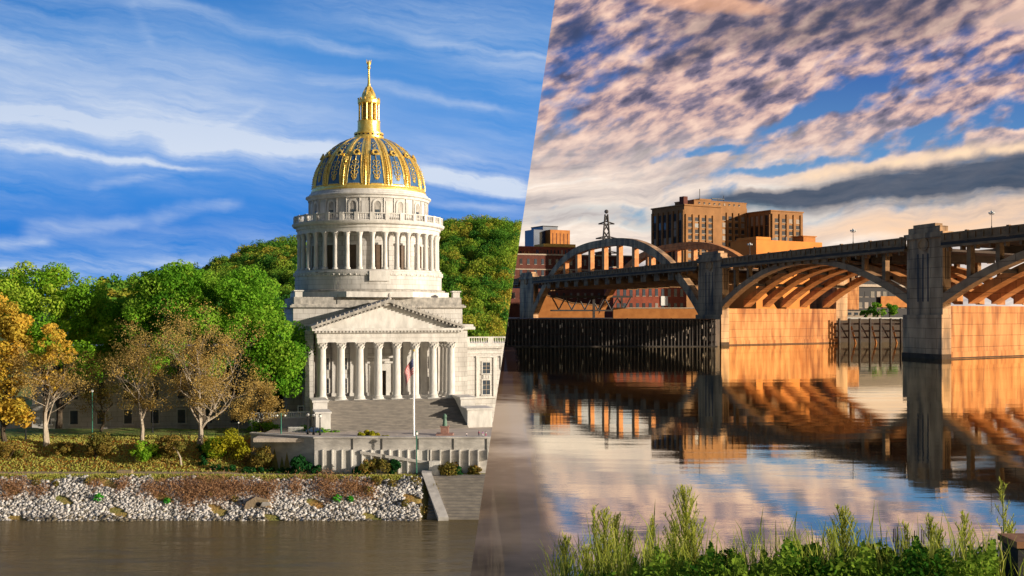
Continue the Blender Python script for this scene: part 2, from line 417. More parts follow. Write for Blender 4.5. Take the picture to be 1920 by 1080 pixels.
lit = mr(noise(Ub,Vb,54,su=.6,sv=1.4,ang=A,detail=4,rough=.5,off=9), .34, .66, 0, 1)
warm = ramp(lit, [(0,lin(84,82,104)),(.33,lin(136,122,138)),(.62,lin(206,170,160)),(1,lin(244,206,184))])
cream = ramp(mr(low,.3,.7), [(0,lin(150,144,146)),(.35,lin(206,192,184)),(.7,lin(240,222,206)),(1,lin(255,244,230))])
cc = cmix(mr(V,.10,.20,0,1,True), cream, warm)
skyR = cmix(cR, blueR, cc)
dk = mul(blob(1560,32,420,70,4), mr(mid,.3,.62,1,.55))
for b in (blob(1270,110,110,22,22), blob(1420,165,70,14,24), blob(1060,60,90,30,20)):
    dk = add(dk, mul(b, mr(mid,.3,.7,.85,.2)))
skyR = cmix(mth('MINIMUM', mul(dk,.95), .95), skyR, lin(62,68,92))
band = mul(streak(1300,392,2250,290,24,104), mr(low,.25,.7,1.7,1.0))
skyR = cmix(mth('MINIMUM',band,.97), skyR, cmix(mr(low,.35,.65),lin(52,70,92),lin(88,96,112)))
hz = mul(blob(1850,408,520,34,5), mr(low,.3,.6,.3,1))
skyR = cmix(mul(hz,.9), skyR, lin(240,198,160))
skyR = cmix(mul(blob(1240,405,420,30,0), mr(low,.35,.62,0,.55)), skyR, lin(140,170,185))
skyR = cmix(mul(streak(1480,338,1960,268,16,20), mr(mid,.3,.6,.4,1)), skyR, lin(246,214,180))
skyR = cmix(mul(blob(1330,5,160,22,0), .6), skyR, lin(240,180,140))
skyR = cmix(mul(blob(1930,30,130,34,10), .7), skyR, lin(232,196,176))
# the two skies meet along one great circle
side = mth('GREATER_THAN', add(add(dx, mul(dy,.00305)), mul(dz,-.1468)), 0.0)
st = N.new('ShaderNodeTexSky'); st.sky_type = 'NISHITA'; st.sun_disc = False
st.sun_elevation = SE; st.sun_rotation = math.atan2(sd.x, sd.y); st.altitude = 200; st.dust_density = 1.5
bs = N.new('ShaderNodeBackground'); Lk.new(st.outputs[0], bs.inputs[0]); bs.inputs[1].default_value = .05
bl = N.new('ShaderNodeBackground'); Lk.new(skyL, bl.inputs[0]); bl.inputs[1].default_value = .78
br = N.new('ShaderNodeBackground'); Lk.new(skyR, br.inputs[0]); br.inputs[1].default_value = .86
bf = N.new('ShaderNodeMixShader'); Lk.new(side, bf.inputs[0]); Lk.new(bl.outputs[0], bf.inputs[1]); Lk.new(br.outputs[0], bf.inputs[2])
ms = N.new('ShaderNodeMixShader'); Lk.new(mr(dy,-.05,.12,0,1,True), ms.inputs[0]); Lk.new(bs.outputs[0], ms.inputs[1]); Lk.new(bf.outputs[0], ms.inputs[2])
wo = N.new('ShaderNodeOutputWorld'); Lk.new(ms.outputs[0], wo.inputs[0])
# ============================================================ THE CAPITOL SIDE
BR = math.radians(15.5)
ORG = Vector((-14.7,127,7.1))
GZ = 7.1
cap = thing('capitol', 'pale stone capitol with colonnaded portico and gilded dome above the river', 'capitol building', ORG, BR)
def cz(mb, name, m, parent=cap, smooth=False):      # absolute heights -> building's own frame
    mb.v = [(x,y,z-GZ) for x,y,z in mb.v]
    return mb.build(name, m, parent, smooth=smooth)
# --- portico
PW = 8.85                                            # half width of portico
stz = 9.9
# stairs
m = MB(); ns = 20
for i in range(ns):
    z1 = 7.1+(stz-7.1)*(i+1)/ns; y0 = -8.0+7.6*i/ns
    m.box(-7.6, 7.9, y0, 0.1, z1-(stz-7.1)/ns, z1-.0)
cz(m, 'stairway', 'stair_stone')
for sx_ in (-1,1):
    m = MB(); x0, x1 = (7.9, 9.6) if sx_ > 0 else (-9.2,-7.6)
    m.box(x0, x1, -4.0, .2, 6.5, 10.05).box(x0-.12,x1+.12,-4.15,.2,10.05,10.3)
    m.box(x0-.02, x1+1.2*(sx_>0)-.0, -7.6, -4.0, 6.5, 9.1).box(x0-.14, x1+1.2*(sx_>0)+.1, -7.75, -4.16, 9.1, 9.3)
    cz(m, 'cheek_wall', 'stone_plain')
m = MB().box(-PW,PW+.1,.1,7,6,9.9).box(-PW-.15,PW+.25,-.1,.0999,9.45,9.9)
cz(m, 'portico_floor', 'stone_plain')
# columns
ch0, ch1 = stz, 16.75
def col_shaft(r):
    m = MB(); prof = [(r*1.35,stz),(r*1.35,stz+.14),(r*1.2,stz+.2),(r*1.28,stz+.3),(r*1.05,stz+.4),(r,stz+.5)]
    m.box(-r*1.5,r*1.5,-r*1.5,r*1.5,stz,stz+.09)
    for t in (.33,.66,1): prof.append((r*(1-.14*t**1.6), stz+.5+5.45*t))
    m.lathe([(a,b+.09) for a,b in prof], 20); return m
def capital(r, z0, h):
    m = MB(); m.lathe([(r*.86,z0),(r*.9,z0+h*.5),(r*1.1,z0+h*.8),(r*1.25,z0+h*.88)], 16)
    for row,(zz,rr,n,hh) in enumerate(((z0,r*.9,8,h*.42),(z0+h*.3,r*.95,8,h*.45))):
        for k in range(n):
            a = 2*PI*(k+.5*row)/n; s = len(m.v)
            m.extr([(-r*.24,0,zz),(r*.24,0,zz),(r*.2,-r*.12,zz+hh*.7),(0,-r*.38,zz+hh),(-r*.2,-r*.12,zz+hh*.7)],(0,r*.12,0))
            m.xf(Matrix.Translation((rr*math.cos(a),rr*math.sin(a),0)) @ Matrix.Rotation(a+PI/2,4,'Z'), s)
    for k in range(4):
        a = PI/4+PI/2*k; m.ball((r*1.28*math.cos(a),r*1.28*math.sin(a),z0+h*.78), r*.2, 6, 4)
    m.box(-r*1.25,r*1.25,-r*1.25,r*1.25,z0+h*.88,z0+h); return m
r0 = .50
xs = [-7.75+2.215*i for i in range(8)]
sh0 = None
def portico_col(x, y):
    global sh0
    if sh0 is None:
        sh0 = cz(col_shaft(r0), 'column', 'stone_plain', smooth=True); c = cz(capital(r0, 15.92, .83), 'capital', 'stone_plain', sh0); o = sh0
    else: o = copy_tree(sh0)
    o.parent = cap; o.location = (x,y,0)
for x in xs: portico_col(x, .85)
for x in (xs[0],xs[-1]):
    for y in (3.0,5.1): portico_col(x, y)
# entablature + pediment
m = MB()
m.box(-PW+.5,PW-.5+.1,.25,7,16.75,17.25).box(-PW+.42,PW-.32,.17,7,17.25,17.85)
m.box(-PW+.1,PW,-.15,7,17.85,18.1).box(-PW-.15,PW+.25,-.4,7,18.1,18.4)
for i in range(44): x=-PW+.2+i*.405; m.box(x,x+.2,-.32,-.151,17.93,18.099)
cz(m, 'entablature', 'stone_plain')
m = MB(); m.extr([(-PW+.3,.35,18.4),(PW-.2,.35,18.4),(.05,.35,21.2)],(0,6.5,0)); cz(m, 'tympanum', 'stone_plain')
m = MB()
for s_ in (-1,1):
    ex = -PW-.25 if s_<0 else PW+.35
    a=(ex,-.45,18.4); b=(.05,-.45,21.45); up=.42
    m.extr([a,b,(b[0],b[1],b[2]+up),(ex,a[1],a[2]+.25)],(0,7.4,0))
    m.extr([(ex,-.15,18.2+.2),(b[0],-.15,b[2]-.3),(b[0],-.15,b[2]-.001),(ex,-.15,18.4+.01)],(0,.5,0))
    for k in range(19):                      # dentils under the raking cornice
        t=(k+.8)/20; x=ex+(b[0]-ex)*t; z=18.4+(3.05)*t
        m.box(x-.11,x+.11,-.4,-.16,z-.26,z-.02)
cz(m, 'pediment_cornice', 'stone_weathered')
m = MB()
for k in range(1,34):
    t=k/34; x=-PW-.1+(2*PW+.3)*t; z=18.75+3.05*(1-abs(2*t-1))
    m.lathe([(.09,z-.05),(.11,z+.06),(.03,z+.24)],6,x,-.35)
m.lathe([(.25,21.75),(.3,21.95),(.12,22.1),(.2,22.3),(.05,22.6)],8,.05,-.2)
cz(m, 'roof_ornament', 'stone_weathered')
# back wall of the portico, pilasters, door
m = MB().box(-9.6,-1.35,6.9,7.6,9.9,16.75).box(1.35,9.6,6.9,7.6,9.9,16.75).box(-1.35,1.35,6.9,7.6,13.9,16.75)
cz(m, 'portico_wall', 'stone')
for x in [a for a in xs if abs(a) > 2.4]+[-2.0,2.0]:
    m = MB().box(x-.42,x+.42,6.65,6.899,9.9,16.0).box(x-.52,x+.52,6.55,6.899,16.0,16.7).box(x-.52,x+.52,6.55,6.899,9.9,10.3)
    cz(m, 'pilaster', 'stone_plain')
m = MB().box(-1.35,-.75,6.75,7.4,9.9,13.9).box(.75,1.35,6.75,7.4,9.9,13.9).box(-.75,.75,6.75,7.4,13.0,13.9).box(-1.7,1.7,6.6,6.899,13.9,14.15).box(-1.9,1.9,6.5,6.899,14.6,14.85)
fr = cz(m, 'doorway', 'stone_plain')
cz(MB().box(-.74,-.03,7.2,7.3,9.9,12.99).box(.03,.74,7.2,7.3,9.9,12.99), 'door', 'door_brown', fr)
def win(x, y, z0, z1, wd, parent=cap, fm='stone_plain', panes=2, sill=True):
    m = MB(); t=.13
    m.box(x-wd/2-t,x-wd/2,y-.1,y+.1,z0,z1).box(x+wd/2,x+wd/2+t,y-.1,y+.1,z0,z1).box(x-wd/2-t,x+wd/2+t,y-.12,y+.1,z1,z1+t)
    if sill: m.box(x-wd/2-t-.08,x+wd/2+t+.08,y-.2,y+.1,z0-t,z0)
    o = cz(m,'window',fm,parent)
    cz(MB().box(x-wd/2,x+wd/2,y-.04,y+.05,z0,z1),'pane','glass',o)
    b = MB(); b.box(x-.02,x+.02,y-.065,y-.041,z0,z1)
    for k in range(1,panes+1): zz=z0+(z1-z0)*k/(panes+1); b.box(x-wd/2,x+wd/2,y-.067,y-.043,zz-.02,zz+.02)
    cz(b,'glazing_bar','pale_sill',o); return o
for x in (-6.65,-4.43,6.65,4.43): 
    win(x,6.9,13.2,14.6,.62,sill=False); win(x,6.9,10.3,12.0,.62,sill=False)
# --- central block (carries the drum)
m = MB().box(-11.4,11.4,7.6,27,4.4,18.1)
m.box(-9.6,-8.6,2.4,7.599,4.4,18.1) 
cz(m,'main_body','stone')
m = MB().box(-12.1,12.3,7.0,27.5,18.101,18.45).box(-11.9,12.1,7.2,27.3,18.45,18.75)
cz(m,'body_cornice','stone_plain')
cz(MB().box(-10.6,10.8,7.9,26.6,18.751,20.9), 'upper_body','stone')
m = MB().box(-11.0,11.2,7.5,27,20.901,21.15).box(-10.8,11.0,7.7,26.8,21.15,21.3)
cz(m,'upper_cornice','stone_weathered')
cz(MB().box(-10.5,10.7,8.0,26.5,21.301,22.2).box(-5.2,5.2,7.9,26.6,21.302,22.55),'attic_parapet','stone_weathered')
for x,y in ((-9.9,8.7),(10.1,8.7)):
    cz(MB().box(x-.45,x+.45,y-.45,y+.45,22.201,22.9).box(x-.6,x+.6,y-.6,y+.6,22.9,23.05),'corner_pedestal','stone_plain')
# octagonal ledge under the drum
DY=17
def ngon(n,r,z0,z1,a=0): return MB().prism([(r*math.cos(2*PI*k/n+a),DY+r*math.sin(2*PI*k/n+a)) for k in range(n)],z0,z1)
m=ngon(8,10.9,22.2,22.9,PI/8); cz(m,'drum_plinth','stone_plain')
m=MB().lathe([(10.2,22.9),(10.2,23.15),(9.85,23.2)],64,0,DY); cz(m,'drum_base_ring','stone_weathered',smooth=True)
# drum band
m=MB().lathe([(9.75,23.1),(9.75,24.9),(9.85,24.95),(9.95,25.3),(9.95,25.45),(9.75,25.5),(9.75,25.72),(7.8,25.74)],72,0,DY,cap=False)
cz(m,'drum_band','stone',smooth=True)
m=MB()
for k in range(84):                                  # carved frieze
    a=2*PI*k/84; s=len(m.v)
    m.add([(0,0,0),(0,0,0)],[]) if False else None
    if k%3: m.ball((0,0,25.1),.13,6,4)
    else: m.box(-.2,.2,-.05,.05,24.95,25.25)
    m.xf(Matrix.Translation((0,DY,0)) @ Matrix.Rotation(a,4,'Z') @ Matrix.Translation((9.86,0,0)) @ Matrix.Rotation(PI/2,4,'Z'), s)
cz(m,'carved_frieze','stone_plain')
cz(MB().box(-1.3,1.3,-9.98,-9.6,24.25,25.5).xf(Matrix.Translation((0,DY,0))),'drum_plaque','stone_plain')
# inner wall, colonnade
cz(MB().lathe([(8.0,25.7),(8.0,30.6)],72,0,DY,cap=False),'inner_drum_wall','stone',smooth=True)
n=36; c0=None
for k in range(n):
    a=-PI/2+2*PI*(k+.5)/n
    if c0 is None:
        r=.30; m=MB().lathe([(r*1.4,25.74),(r*1.35,25.95),(r,26.05),(r*.86,29.75),(r*.9,29.8),(r*1.1,30.1),(r*1.5,30.42)],14); m.box(-r*1.45,r*1.45,-r*1.45,r*1.45,30.42,30.5)
        o=c0=cz(m,'drum_column','stone_plain',smooth=True)
    else: o=copy_tree(c0); o.parent=cap
    o.location=(9.15*math.cos(a),DY+9.15*math.sin(a),0); o.rotation_euler=(0,0,a)
for k in range(16):
    a=-PI/2+2*PI*k/16; R=Matrix.Translation((0,DY,0)) @ Matrix.Rotation(a+PI/2,4,'Z')
    if abs(math.sin(a)+1) < 1.75:
        m=MB().box(-.75,-.5,-8.22,-7.9,25.75,28.9).box(.5,.75,-8.22,-7.9,25.75,28.9).box(-.85,.85,-8.27,-7.9,28.9,29.15).xf(R)
        o=cz(m,'drum_doorway','stone_plain'); cz(MB().box(-.5,.5,-8.08,-7.9,25.75,28.9).xf(R),'door','door_brown',o)
m=MB().lathe([(8.0,30.5),(9.45,30.5),(9.45,31.0),(9.6,31.05),(9.6,31.35),(10.0,31.5),(10.15,31.75),(10.15,31.85),(7.9,31.9)],80,0,DY,cap=False)
cz(m,'drum_entablature','stone_plain',smooth=True)
# balustrade ring
def balus_ring(R_, z0, z1, n, npost):
    m=MB(); m.lathe([(R_-.14,z0),(R_+.14,z0),(R_+.14,z0+.12),(R_-.14,z0+.12),(R_-.14,z0)],80,0,DY,cap=False)
    m.lathe([(R_-.16,z1-.13),(R_+.16,z1-.13),(R_+.16,z1),(R_-.16,z1),(R_-.16,z1-.13)],80,0,DY,cap=False)
    for k in range(n):
        a=2*PI*k/n; x,y=R_*math.cos(a),DY+R_*math.sin(a)
        m.lathe([(.05,z0+.12),(.095,z0+.3),(.05,z0+.55),(.07,z1-.13)],5,x,y,cap=False)
    for k in range(npost):
        a=2*PI*(k+.5)/npost; s=len(m.v); m.box(-.2,.2,-.25,.25,z0,z1+.04).xf(Matrix.Translation((R_*math.cos(a),DY+R_*math.sin(a),0))@Matrix.Rotation(a,4,'Z'),s)
    return m
cz(balus_ring(9.75,31.88,32.85,208,32),'drum_balustrade','stone_plain')
# upper drum
cz(MB().lathe([(8.0,31.85),(8.0,32.4),(7.85,32.45),(7.85,34.95)],72,0,DY,cap=False),'upper_drum_wall','stone',smooth=True)
for k in range(16):
    a=-PI/2+2*PI*k/16; R=Matrix.Translation((0,DY,0)) @ Matrix.Rotation(a+PI/2,4,'Z')
    def arch(w,z0,z1,n=8): return [(-w,0,z0),(w,0,z0)]+[(w*math.cos(PI*i/n),0,z1-w+w*math.sin(PI*i/n)) for i in range(n+1)]
    m=MB()
    out=arch(.62,32.7,34.75); inn=arch(.42,32.7,34.5)
    for i in range(len(out)-1):
        if i==0: continue
        q=[out[i],out[i+1],inn[i+1],inn[i]]; m.extr([(x,-7.95,z) for x,_,z in q],(0,.2,0))
    q=[out[-1],out[0],inn[0],inn[-1]]; m.extr([(x,-7.95,z) for x,_,z in q],(0,.2,0))
    m.xf(R); o=cz(m,'arched_window','stone_plain')
    cz(MB().extr([(x,-7.88,z) for x,_,z in inn],(0,.05,0)).xf(R),'pane','stone_weathered' if k not in (0,) else 'stone_weathered',o)
    cz(MB().box(-.3,.3,-7.91,-7.881,32.7,33.4).xf(R),'shutter','glass',o)
    R2=Matrix.Translation((0,DY,0)) @ Matrix.Rotation(a+PI/2+PI/16,4,'Z')
    cz(MB().box(-.72,-.62,-7.95,-7.7,32.45,34.9).box(.62,.72,-7.95,-7.7,32.45,34.9).box(-.45,.45,-7.9,-7.7,32.9,34.5).xf(R2),'wall_panel','stone_plain')
m=MB().lathe([(7.8,34.9),(8.05,34.95),(8.1,35.2),(8.35,35.35),(8.35,35.5),(8.0,35.6),(7.9,35.85),(7.7,35.95),(7.7,36.1),(7.3,36.12)],80,0,DY,cap=False)
cz(m,'upper_drum_cornice','stone_plain',smooth=True)
# --- dome
dome_pts=[(7.42,36.1),(7.45,36.5),(7.42,37.0),(7.3,38.0),(7.02,39.0),(6.55,40.0),(5.9,41.0),(5.0,42.0),(4.0,42.75),(2.9,43.35),(1.9,43.7)]
def rz(z):
    for (r1,z1),(r2,z2) in zip(dome_pts,dome_pts[1:]):
        if z1<=z<=z2: return r1+(r2-r1)*(z-z1)/(z2-z1)
    return 1.9
dome=cz(MB().lathe(dome_pts,96,0,DY),'dome','gold',smooth=True)
cz(MB().lathe([(7.4,36.05),(7.62,36.05),(7.66,36.3),(7.52,36.55),(7.4,36.6)],80,0,DY,cap=False),'dome_rim','gold',dome,smooth=True)
def domepatch(a,h0,h1,z0,z1,off,n=10,th=.0):
    """patch between polar half widths h0 (bottom) and h1 (top), metres"""
    vs=[];fs=[]
    for i in range(n+1):
        z=z0+(z1-z0)*i/n; r=rz(z)+off; w=(h0+(h1-h0)*i/n)
        for j in range(5):
            t=(j-2)/2*w/r; vs.append((r*math.cos(a+t),DY+r*math.sin(a+t),z))
    for i in range(n):
        for j in range(4): k=i*5+j; fs.append((k,k+1,k+6,k+5))
    return vs,fs
for k in range(16):
    a=-PI/2+2*PI*k/16
    m=MB(); m.add(*domepatch(a,.98,.66,36.75,40.6,.03)); m.add(*domepatch(a,.60,.2,40.9,43.2,.03)); o=cz(m,'blue_panel','dome_blue',dome,smooth=True)
    # gold scrollwork on the panel
    m=MB()
    def pt(t,z,off=.07): r=rz(z)+off; return (r*math.cos(a+t/r),DY+r*math.sin(a+t/r),z)
    for s_ in (-1,1):
        for zc,rr in ((38.2,.24),(38.9,.27),(39.6,.22),(37.7,.16)):
            m.tube([pt(s_*(.06+rr*.8-rr*.8*math.cos(q)),zc+rr*math.sin(q)) for q in np.linspace(0,5.2,9)],.05,4)
    m.tube([pt(0,z) for z in np.linspace(37.4,40.4,8)],.055,4)
    for i in range(5): q=PI*i/4; m.tube([pt(0,37.5),pt(.28*math.cos(q),37.5-.28*math.sin(q))],.05,4)
    for s_ in (-1,1): m.tube([pt(s_*(.98-.32*t),36.75+3.8*t) for t in np.linspace(0,1,7)],.05,4)
    for zc in (41.3,41.8,42.3): m.tube([pt(.22*math.cos(q),zc+.18*math.sin(q)) for q in np.linspace(0,2*PI,8)],.045,4)
    m.tube([pt(x,36.75) for x in (-.7,0,.7)],.06,4)
    cz(m,'gold_scrollwork','gold',dome)
    # round dormer
    s=0; m=MB().lathe([(.36,0),(.36,.42),(.22,.42),(.2,.2)],10); m.xf(Matrix.Translation((rz(40.75)*math.cos(a)*.97,DY+rz(40.75)*math.sin(a)*.97,40.75)) @ Matrix.Rotation(a,4,'Z') @ Matrix.Rotation(math.radians(62),4,'Y'))
    for i in range(8):
        q=2*PI*i/8; R=Matrix.Translation((rz(40.75)*math.cos(a)*.97,DY+rz(40.75)*math.sin(a)*.97,40.75)) @ Matrix.Rotation(a,4,'Z') @ Matrix.Rotation(math.radians(62),4,'Y')
        p=R @ Vector((.38*math.cos(q),.38*math.sin(q),.4)); m.ball(p,.13,6,4)
    o=cz(m,'dormer','gold',dome)
    m=MB().lathe([(.19,.2),(.19,.405)],10); m.xf(R); cz(m,'dormer_opening','dark',o)
    # rib between the panels
    b=a+PI/16; m=MB()
    for s_ in (-1,1):
        m.tube([((rz(z)+.05)*math.cos(b+s_*(.36-.28*i/10)/(rz(z))),DY+(rz(z)+.05)*math.sin(b+s_*(.36-.28*i/10)/(rz(z))),z) for i,z in enumerate(np.linspace(36.6,43.5,11))],.05,5)
    m.tube([((rz(z)+.02)*math.cos(b),DY+(rz(z)+.02)*math.sin(b),z) for z in np.linspace(36.6,43.5,12)],[.13-.07*i/11 for i in range(12)],6)
    for z in np.linspace(36.8,40.6,13): m.ball(((rz(z)+.2)*math.cos(b),DY+(rz(z)+.2)*math.sin(b),z),.07,6,4)
    rb=cz(m,'dome_rib','gold',dome)
    m=MB()
    for s_ in (-1,1):
        m.tube([((rz(z)+.02)*math.cos(b+s_*(.23-.17*i/10)/(rz(z))),DY+(rz(z)+.02)*math.sin(b+s_*(.23-.17*i/10)/(rz(z))),z) for i,z in enumerate(np.linspace(36.7,43.3,11))],.045,4)
    cz(m,'rib_groove','gold_dark',rb)
# --- lantern and spire
lt=cz(MB().lathe([(2.0,43.55),(2.0,43.9),(1.85,43.95),(1.85,44.1),(1.98,44.15),(1.98,44.35),(1.6,44.45),(1.5,45.0),(1.5,45.9),(1.55,45.95)],32,0,DY),'lantern_base','gold',smooth=True)
m=MB()
for k in range(18):
    a=2*PI*k/18; s=len(m.v); m.box(-.02,.05,-.13,.13,43.95,44.1).xf(Matrix.Translation((0,DY,0))@Matrix.Rotation(a,4,'Z')@Matrix.Translation((1.86,0,0)),s)
cz(m,'lantern_opening','dark',lt)
cz(MB().lathe([(.95,45.9),(.95,48.3)],20,0,DY),'lantern_core','gold_dark',smooth=True)
for k in range(12):
    a=2*PI*(k+.3)/12; cz(MB().lathe([(.17,45.95),(.12,46.1),(.11,48.0),(.17,48.3)],8,1.3*math.cos(a),DY+1.3*math.sin(a)),'lantern_column','gold',smooth=True)
m=MB().lathe([(1.35,48.25),(1.5,48.35),(1.52,48.75),(1.35,48.85),(1.0,49.0),(.95,49.3),(.8,49.6),(.75,49.75),(.45,50.0),(.36,50.5),(.2,50.9),(.19,51.0)],24,0,DY)
for k in range(12): a=2*PI*k/12; m.ball((1.4*math.cos(a),DY+1.4*math.sin(a),48.95),.14,6,4)
for k in range(6): a=2*PI*k/6; m.tube([(.9*math.cos(a),DY+.9*math.sin(a),48.9),(.75*math.cos(a),DY+.75*math.sin(a),49.7),(.35*math.cos(a),DY+.35*math.sin(a),50.6)],[.14,.13,.06],5)
cz(m,'lantern_roof','gold',smooth=True)
cz(MB().lathe([(.28,50.6),(.2,50.9),(.22,51.0),(.17,51.1),(.12,53.0),(.22,53.05),(.1,53.1)],12,0,DY),'spire','gold',smooth=True)
m=MB().lathe([(.16,53.05),(.24,53.2),(.2,53.35),(.09,53.5)],8,0,DY).lathe([(.12,53.3),(.2,53.7),(.12,54.0),(.05,54.1)],8,0,DY)
for s_ in (-1,1): m.extr([(s_*.08,DY,53.45),(s_*.3,DY,53.75),(s_*.33,DY,54.35),(s_*.2,DY,54.1),(s_*.1,DY,53.95)],(0,.08,0))
m.ball((0,DY-.05,54.15),.09,6,4); m.tube([(0,DY-.05,54.15),(0,DY-.2,54.1)],[.05,.01],4)
cz(m,'eagle_finial','gold')
# --- right wing
m=MB().box(11.4,34,9.4,22,4.4,15.6); cz(m,'right_wing','stone')
m=MB().box(11.401,34,9.0,9.4,15.601,15.8).box(11.401,34,8.8,21,15.8,16.15); cz(m,'wing_cornice','stone_plain')
cz(MB().box(11.401,34,9.25,9.399,14.9,15.2).box(11.401,34,9.15,9.399,9.05,9.3).box(11.401,34,9.2,9.399,7.7,7.85),'wing_moulding','stone_plain')
m=MB(); m.box(11.401,34,9.0,9.3,16.151,16.3).box(11.401,34,8.98,9.32,16.98,17.12)
for k in range(70): x=11.7+k*.32; m.lathe([(.05,16.3),(.1,16.5),(.05,16.75),(.08,16.98)],5,x,9.15)
for k in range(8): x=11.65+k*3.2; m.box(x-.35,x+.35,8.97,9.33,16.3,16.98)
cz(m,'wing_balustrade','stone_plain')
for k in range(5):
    x=14.35+k*3.3
    win(x,9.4,12.3,13.75,1.0); win(x,9.4,9.55,11.4,1.0); win(x,9.4,6.4,7.45,1.0)
    cz(MB().box(x-.5,x+.5,9.3,9.399,11.6,12.1).box(x-.38,x-.3,9.26,9.3,11.65,12.05).box(x-.05,x+.03,9.26,9.3,11.65,12.05).box(x+.3,x+.38,9.26,9.3,11.65,12.05),'carved_panel','stone_plain')
    cz(MB().box(x-1.35,x-.95,9.25,9.399,9.301,14.4).box(x+.95,x+1.35,9.25,9.399,9.301,14.4).box(x-1.4,x+1.4,9.2,9.399,14.4,14.6),'wing_pilaster','stone_plain')
# lower left terrace next to the stairs
m=MB().box(-16,-9.3,-1.5,5,4.4,8.0).box(-16.1,-9.25,-1.65,5.1,8.0,8.15); cz(m,'side_terrace','stone_plain')
m=MB().box(-16,-9.3,-1.45,-1.25,8.151,8.25).box(-16,-9.3,-1.5,-1.2,8.72,8.84)
for k in range(26): m.lathe([(.05,8.25),(.09,8.4),(.05,8.6),(.07,8.72)],5,-15.85+k*.26,-1.35)
cz(m,'terrace_balustrade','lamp_white')
win(-10.1,2.4,8.3,9.1,.5); 
# --- office wing behind the trees (a building of its own)
wing = thing('office_building', 'long pale stone office building seen behind the autumn trees', 'office building', P(60,800,134)*1.0, math.radians(6))
wz=wing.location.z; wing.location.z=4.6
def wzb(mb,name,m_,parent=wing): 
    mb.v=[(x,y,z-4.6) for x,y,z in mb.v]; return mb.build(name,m_,parent)
wzb(MB().box(0,30,0,9,4.6,15.5),'wall','stone')
wzb(MB().box(-.3,30.3,-.35,9.3,15.501,16.0),'cornice','stone_plain')
wzb(MB().box(-.1,30.1,-.12,-.001,8.3,8.55),'string_course','stone_plain')
for k in range(9):
    x=1.8+k*3.3
    for z0,z1 in ((6.2,7.9),(9.3,11.4),(12.3,14.2)):
        m=MB(); t=.14; m.box(x-.62,x-.48,-.1,.1,z0,z1).box(x+.48,x+.62,-.1,.1,z0,z1).box(x-.62,x+.62,-.12,.1,z1,z1+t).box(x-.7,x+.7,-.2,.1,z0-t,z0)
        o=wzb(m,'window','stone_plain'); wzb(MB().box(x-.48,x+.48,-.04,.05,z0,z1).box(x-.02,x+.02,-.06,-.041,z0,z1),'pane','glass',o)
# ------------------------------------------------------------ ground on the capitol side
def ss(x,a,b): t=np.clip((x-a)/(b-a),0,1); return t*t*(3-2*t)
WX0,WY0,WX1,WY1 = -28.06,114.5,-20.5,110.7            # left return of the retaining wall
def gheight(X,Y):
    X=np.asarray(X,float); Y=np.asarray(Y,float)
    shore = .5*np.sin(X*.35)+.3*np.sin(X*.9+1)
    yy = Y - shore*.35*np.clip((110-Y)/6,0,1)
    za = np.interp(yy,[60,100,103.9,108.2,110.2,111,115.8,121,126,136,190,400],[-4,-1.4,0,3.55,3.68,3.9,6.1,6.5,6.55,4.8,4.6,5])
    zb = np.interp(yy,[60,100,103.9,108.2,110.2,111.3,111.6,121,124,136,190,400],[-4,-1.4,0,3.5,3.55,3.55,6.8,6.8,6.7,4.6,4.6,5])
    # wall front line in plan
    wl = np.where(X<WX1, WY1+(WX1-X)*(WY0-WY1)/(WX1-WX0), WY1)
    zb = np.where(Y<wl+.15, np.minimum(zb,3.55+np.clip(-X-20.5,0,7)*.05), zb)
    k = ss(X,WX0-1.5,WX0+.2)
    z = za*(1-k)+zb*k
    z = np.where((X>-8.9)&(Y<110.6)&(Y>103), z-.9, z)
    z += .12*np.sin(X*.8+Y*.6)*np.sin(Y*.9-X*.3)*np.clip((Y-110)/3,0,1)*(1-k)
    return z
def gz1(x,y): return float(gheight(x,y))
xs_=np.concatenate([np.arange(-150,-75,5.),np.arange(-75,14,.5)]); ys_=np.concatenate([np.arange(96,130,.35),np.arange(130,200,4),np.arange(200,700,40)])
XX,YY=np.meshgrid(xs_,ys_); ZZ=gheight(XX,YY)
def grid(name,XX,YY,ZZ,m):
    nr,nc=XX.shape; v=np.stack([XX,YY,ZZ],-1).reshape(-1,3)
    i=np.arange(nr-1)[:,None]*nc+np.arange(nc-1)[None]; f=np.stack([i,i+1,i+nc+1,i+nc],-1).reshape(-1,4)
    me=bpy.data.meshes.new(name); me.from_pydata(v.tolist(),[],f.tolist()); me.polygons.foreach_set('use_smooth',[True]*len(me.polygons)); me.materials.append(M[m])
    o=bpy.data.objects.new(name,me); col.objects.link(o); return o
g=struct(grid('ground',XX,YY,ZZ,'grass'))
# lawn strip behind the first trees, promenade and river path laid as sheets following the ground
def strip(name,x0,x1,yf,wd,m,dz=.03,st=.5):
    xs=np.arange(x0,x1+st,st); X2=np.stack([xs]*5); Y2=np.stack([yf(xs)+wd*k/4 for k in range(5)]); return struct(grid(name,X2,Y2,gheight(X2,Y2)+dz,m))
strip('river_path',-75,-9.2,lambda x:108.7+0*x,1.7,'path_dirt')
strip('promenade',-75,-28.6,lambda x:118.0+.012*(x+50),.9,'asphalt')
strip('lawn',-75,-29,lambda x:119.5+0*x,6,'lawn',.05)
plz=struct(MB().box(-27,8,111.3,121,6.7,7.1).box(-24.5,8,121,127.5,5.2,7.098).build('plaza','plaza_stone'))
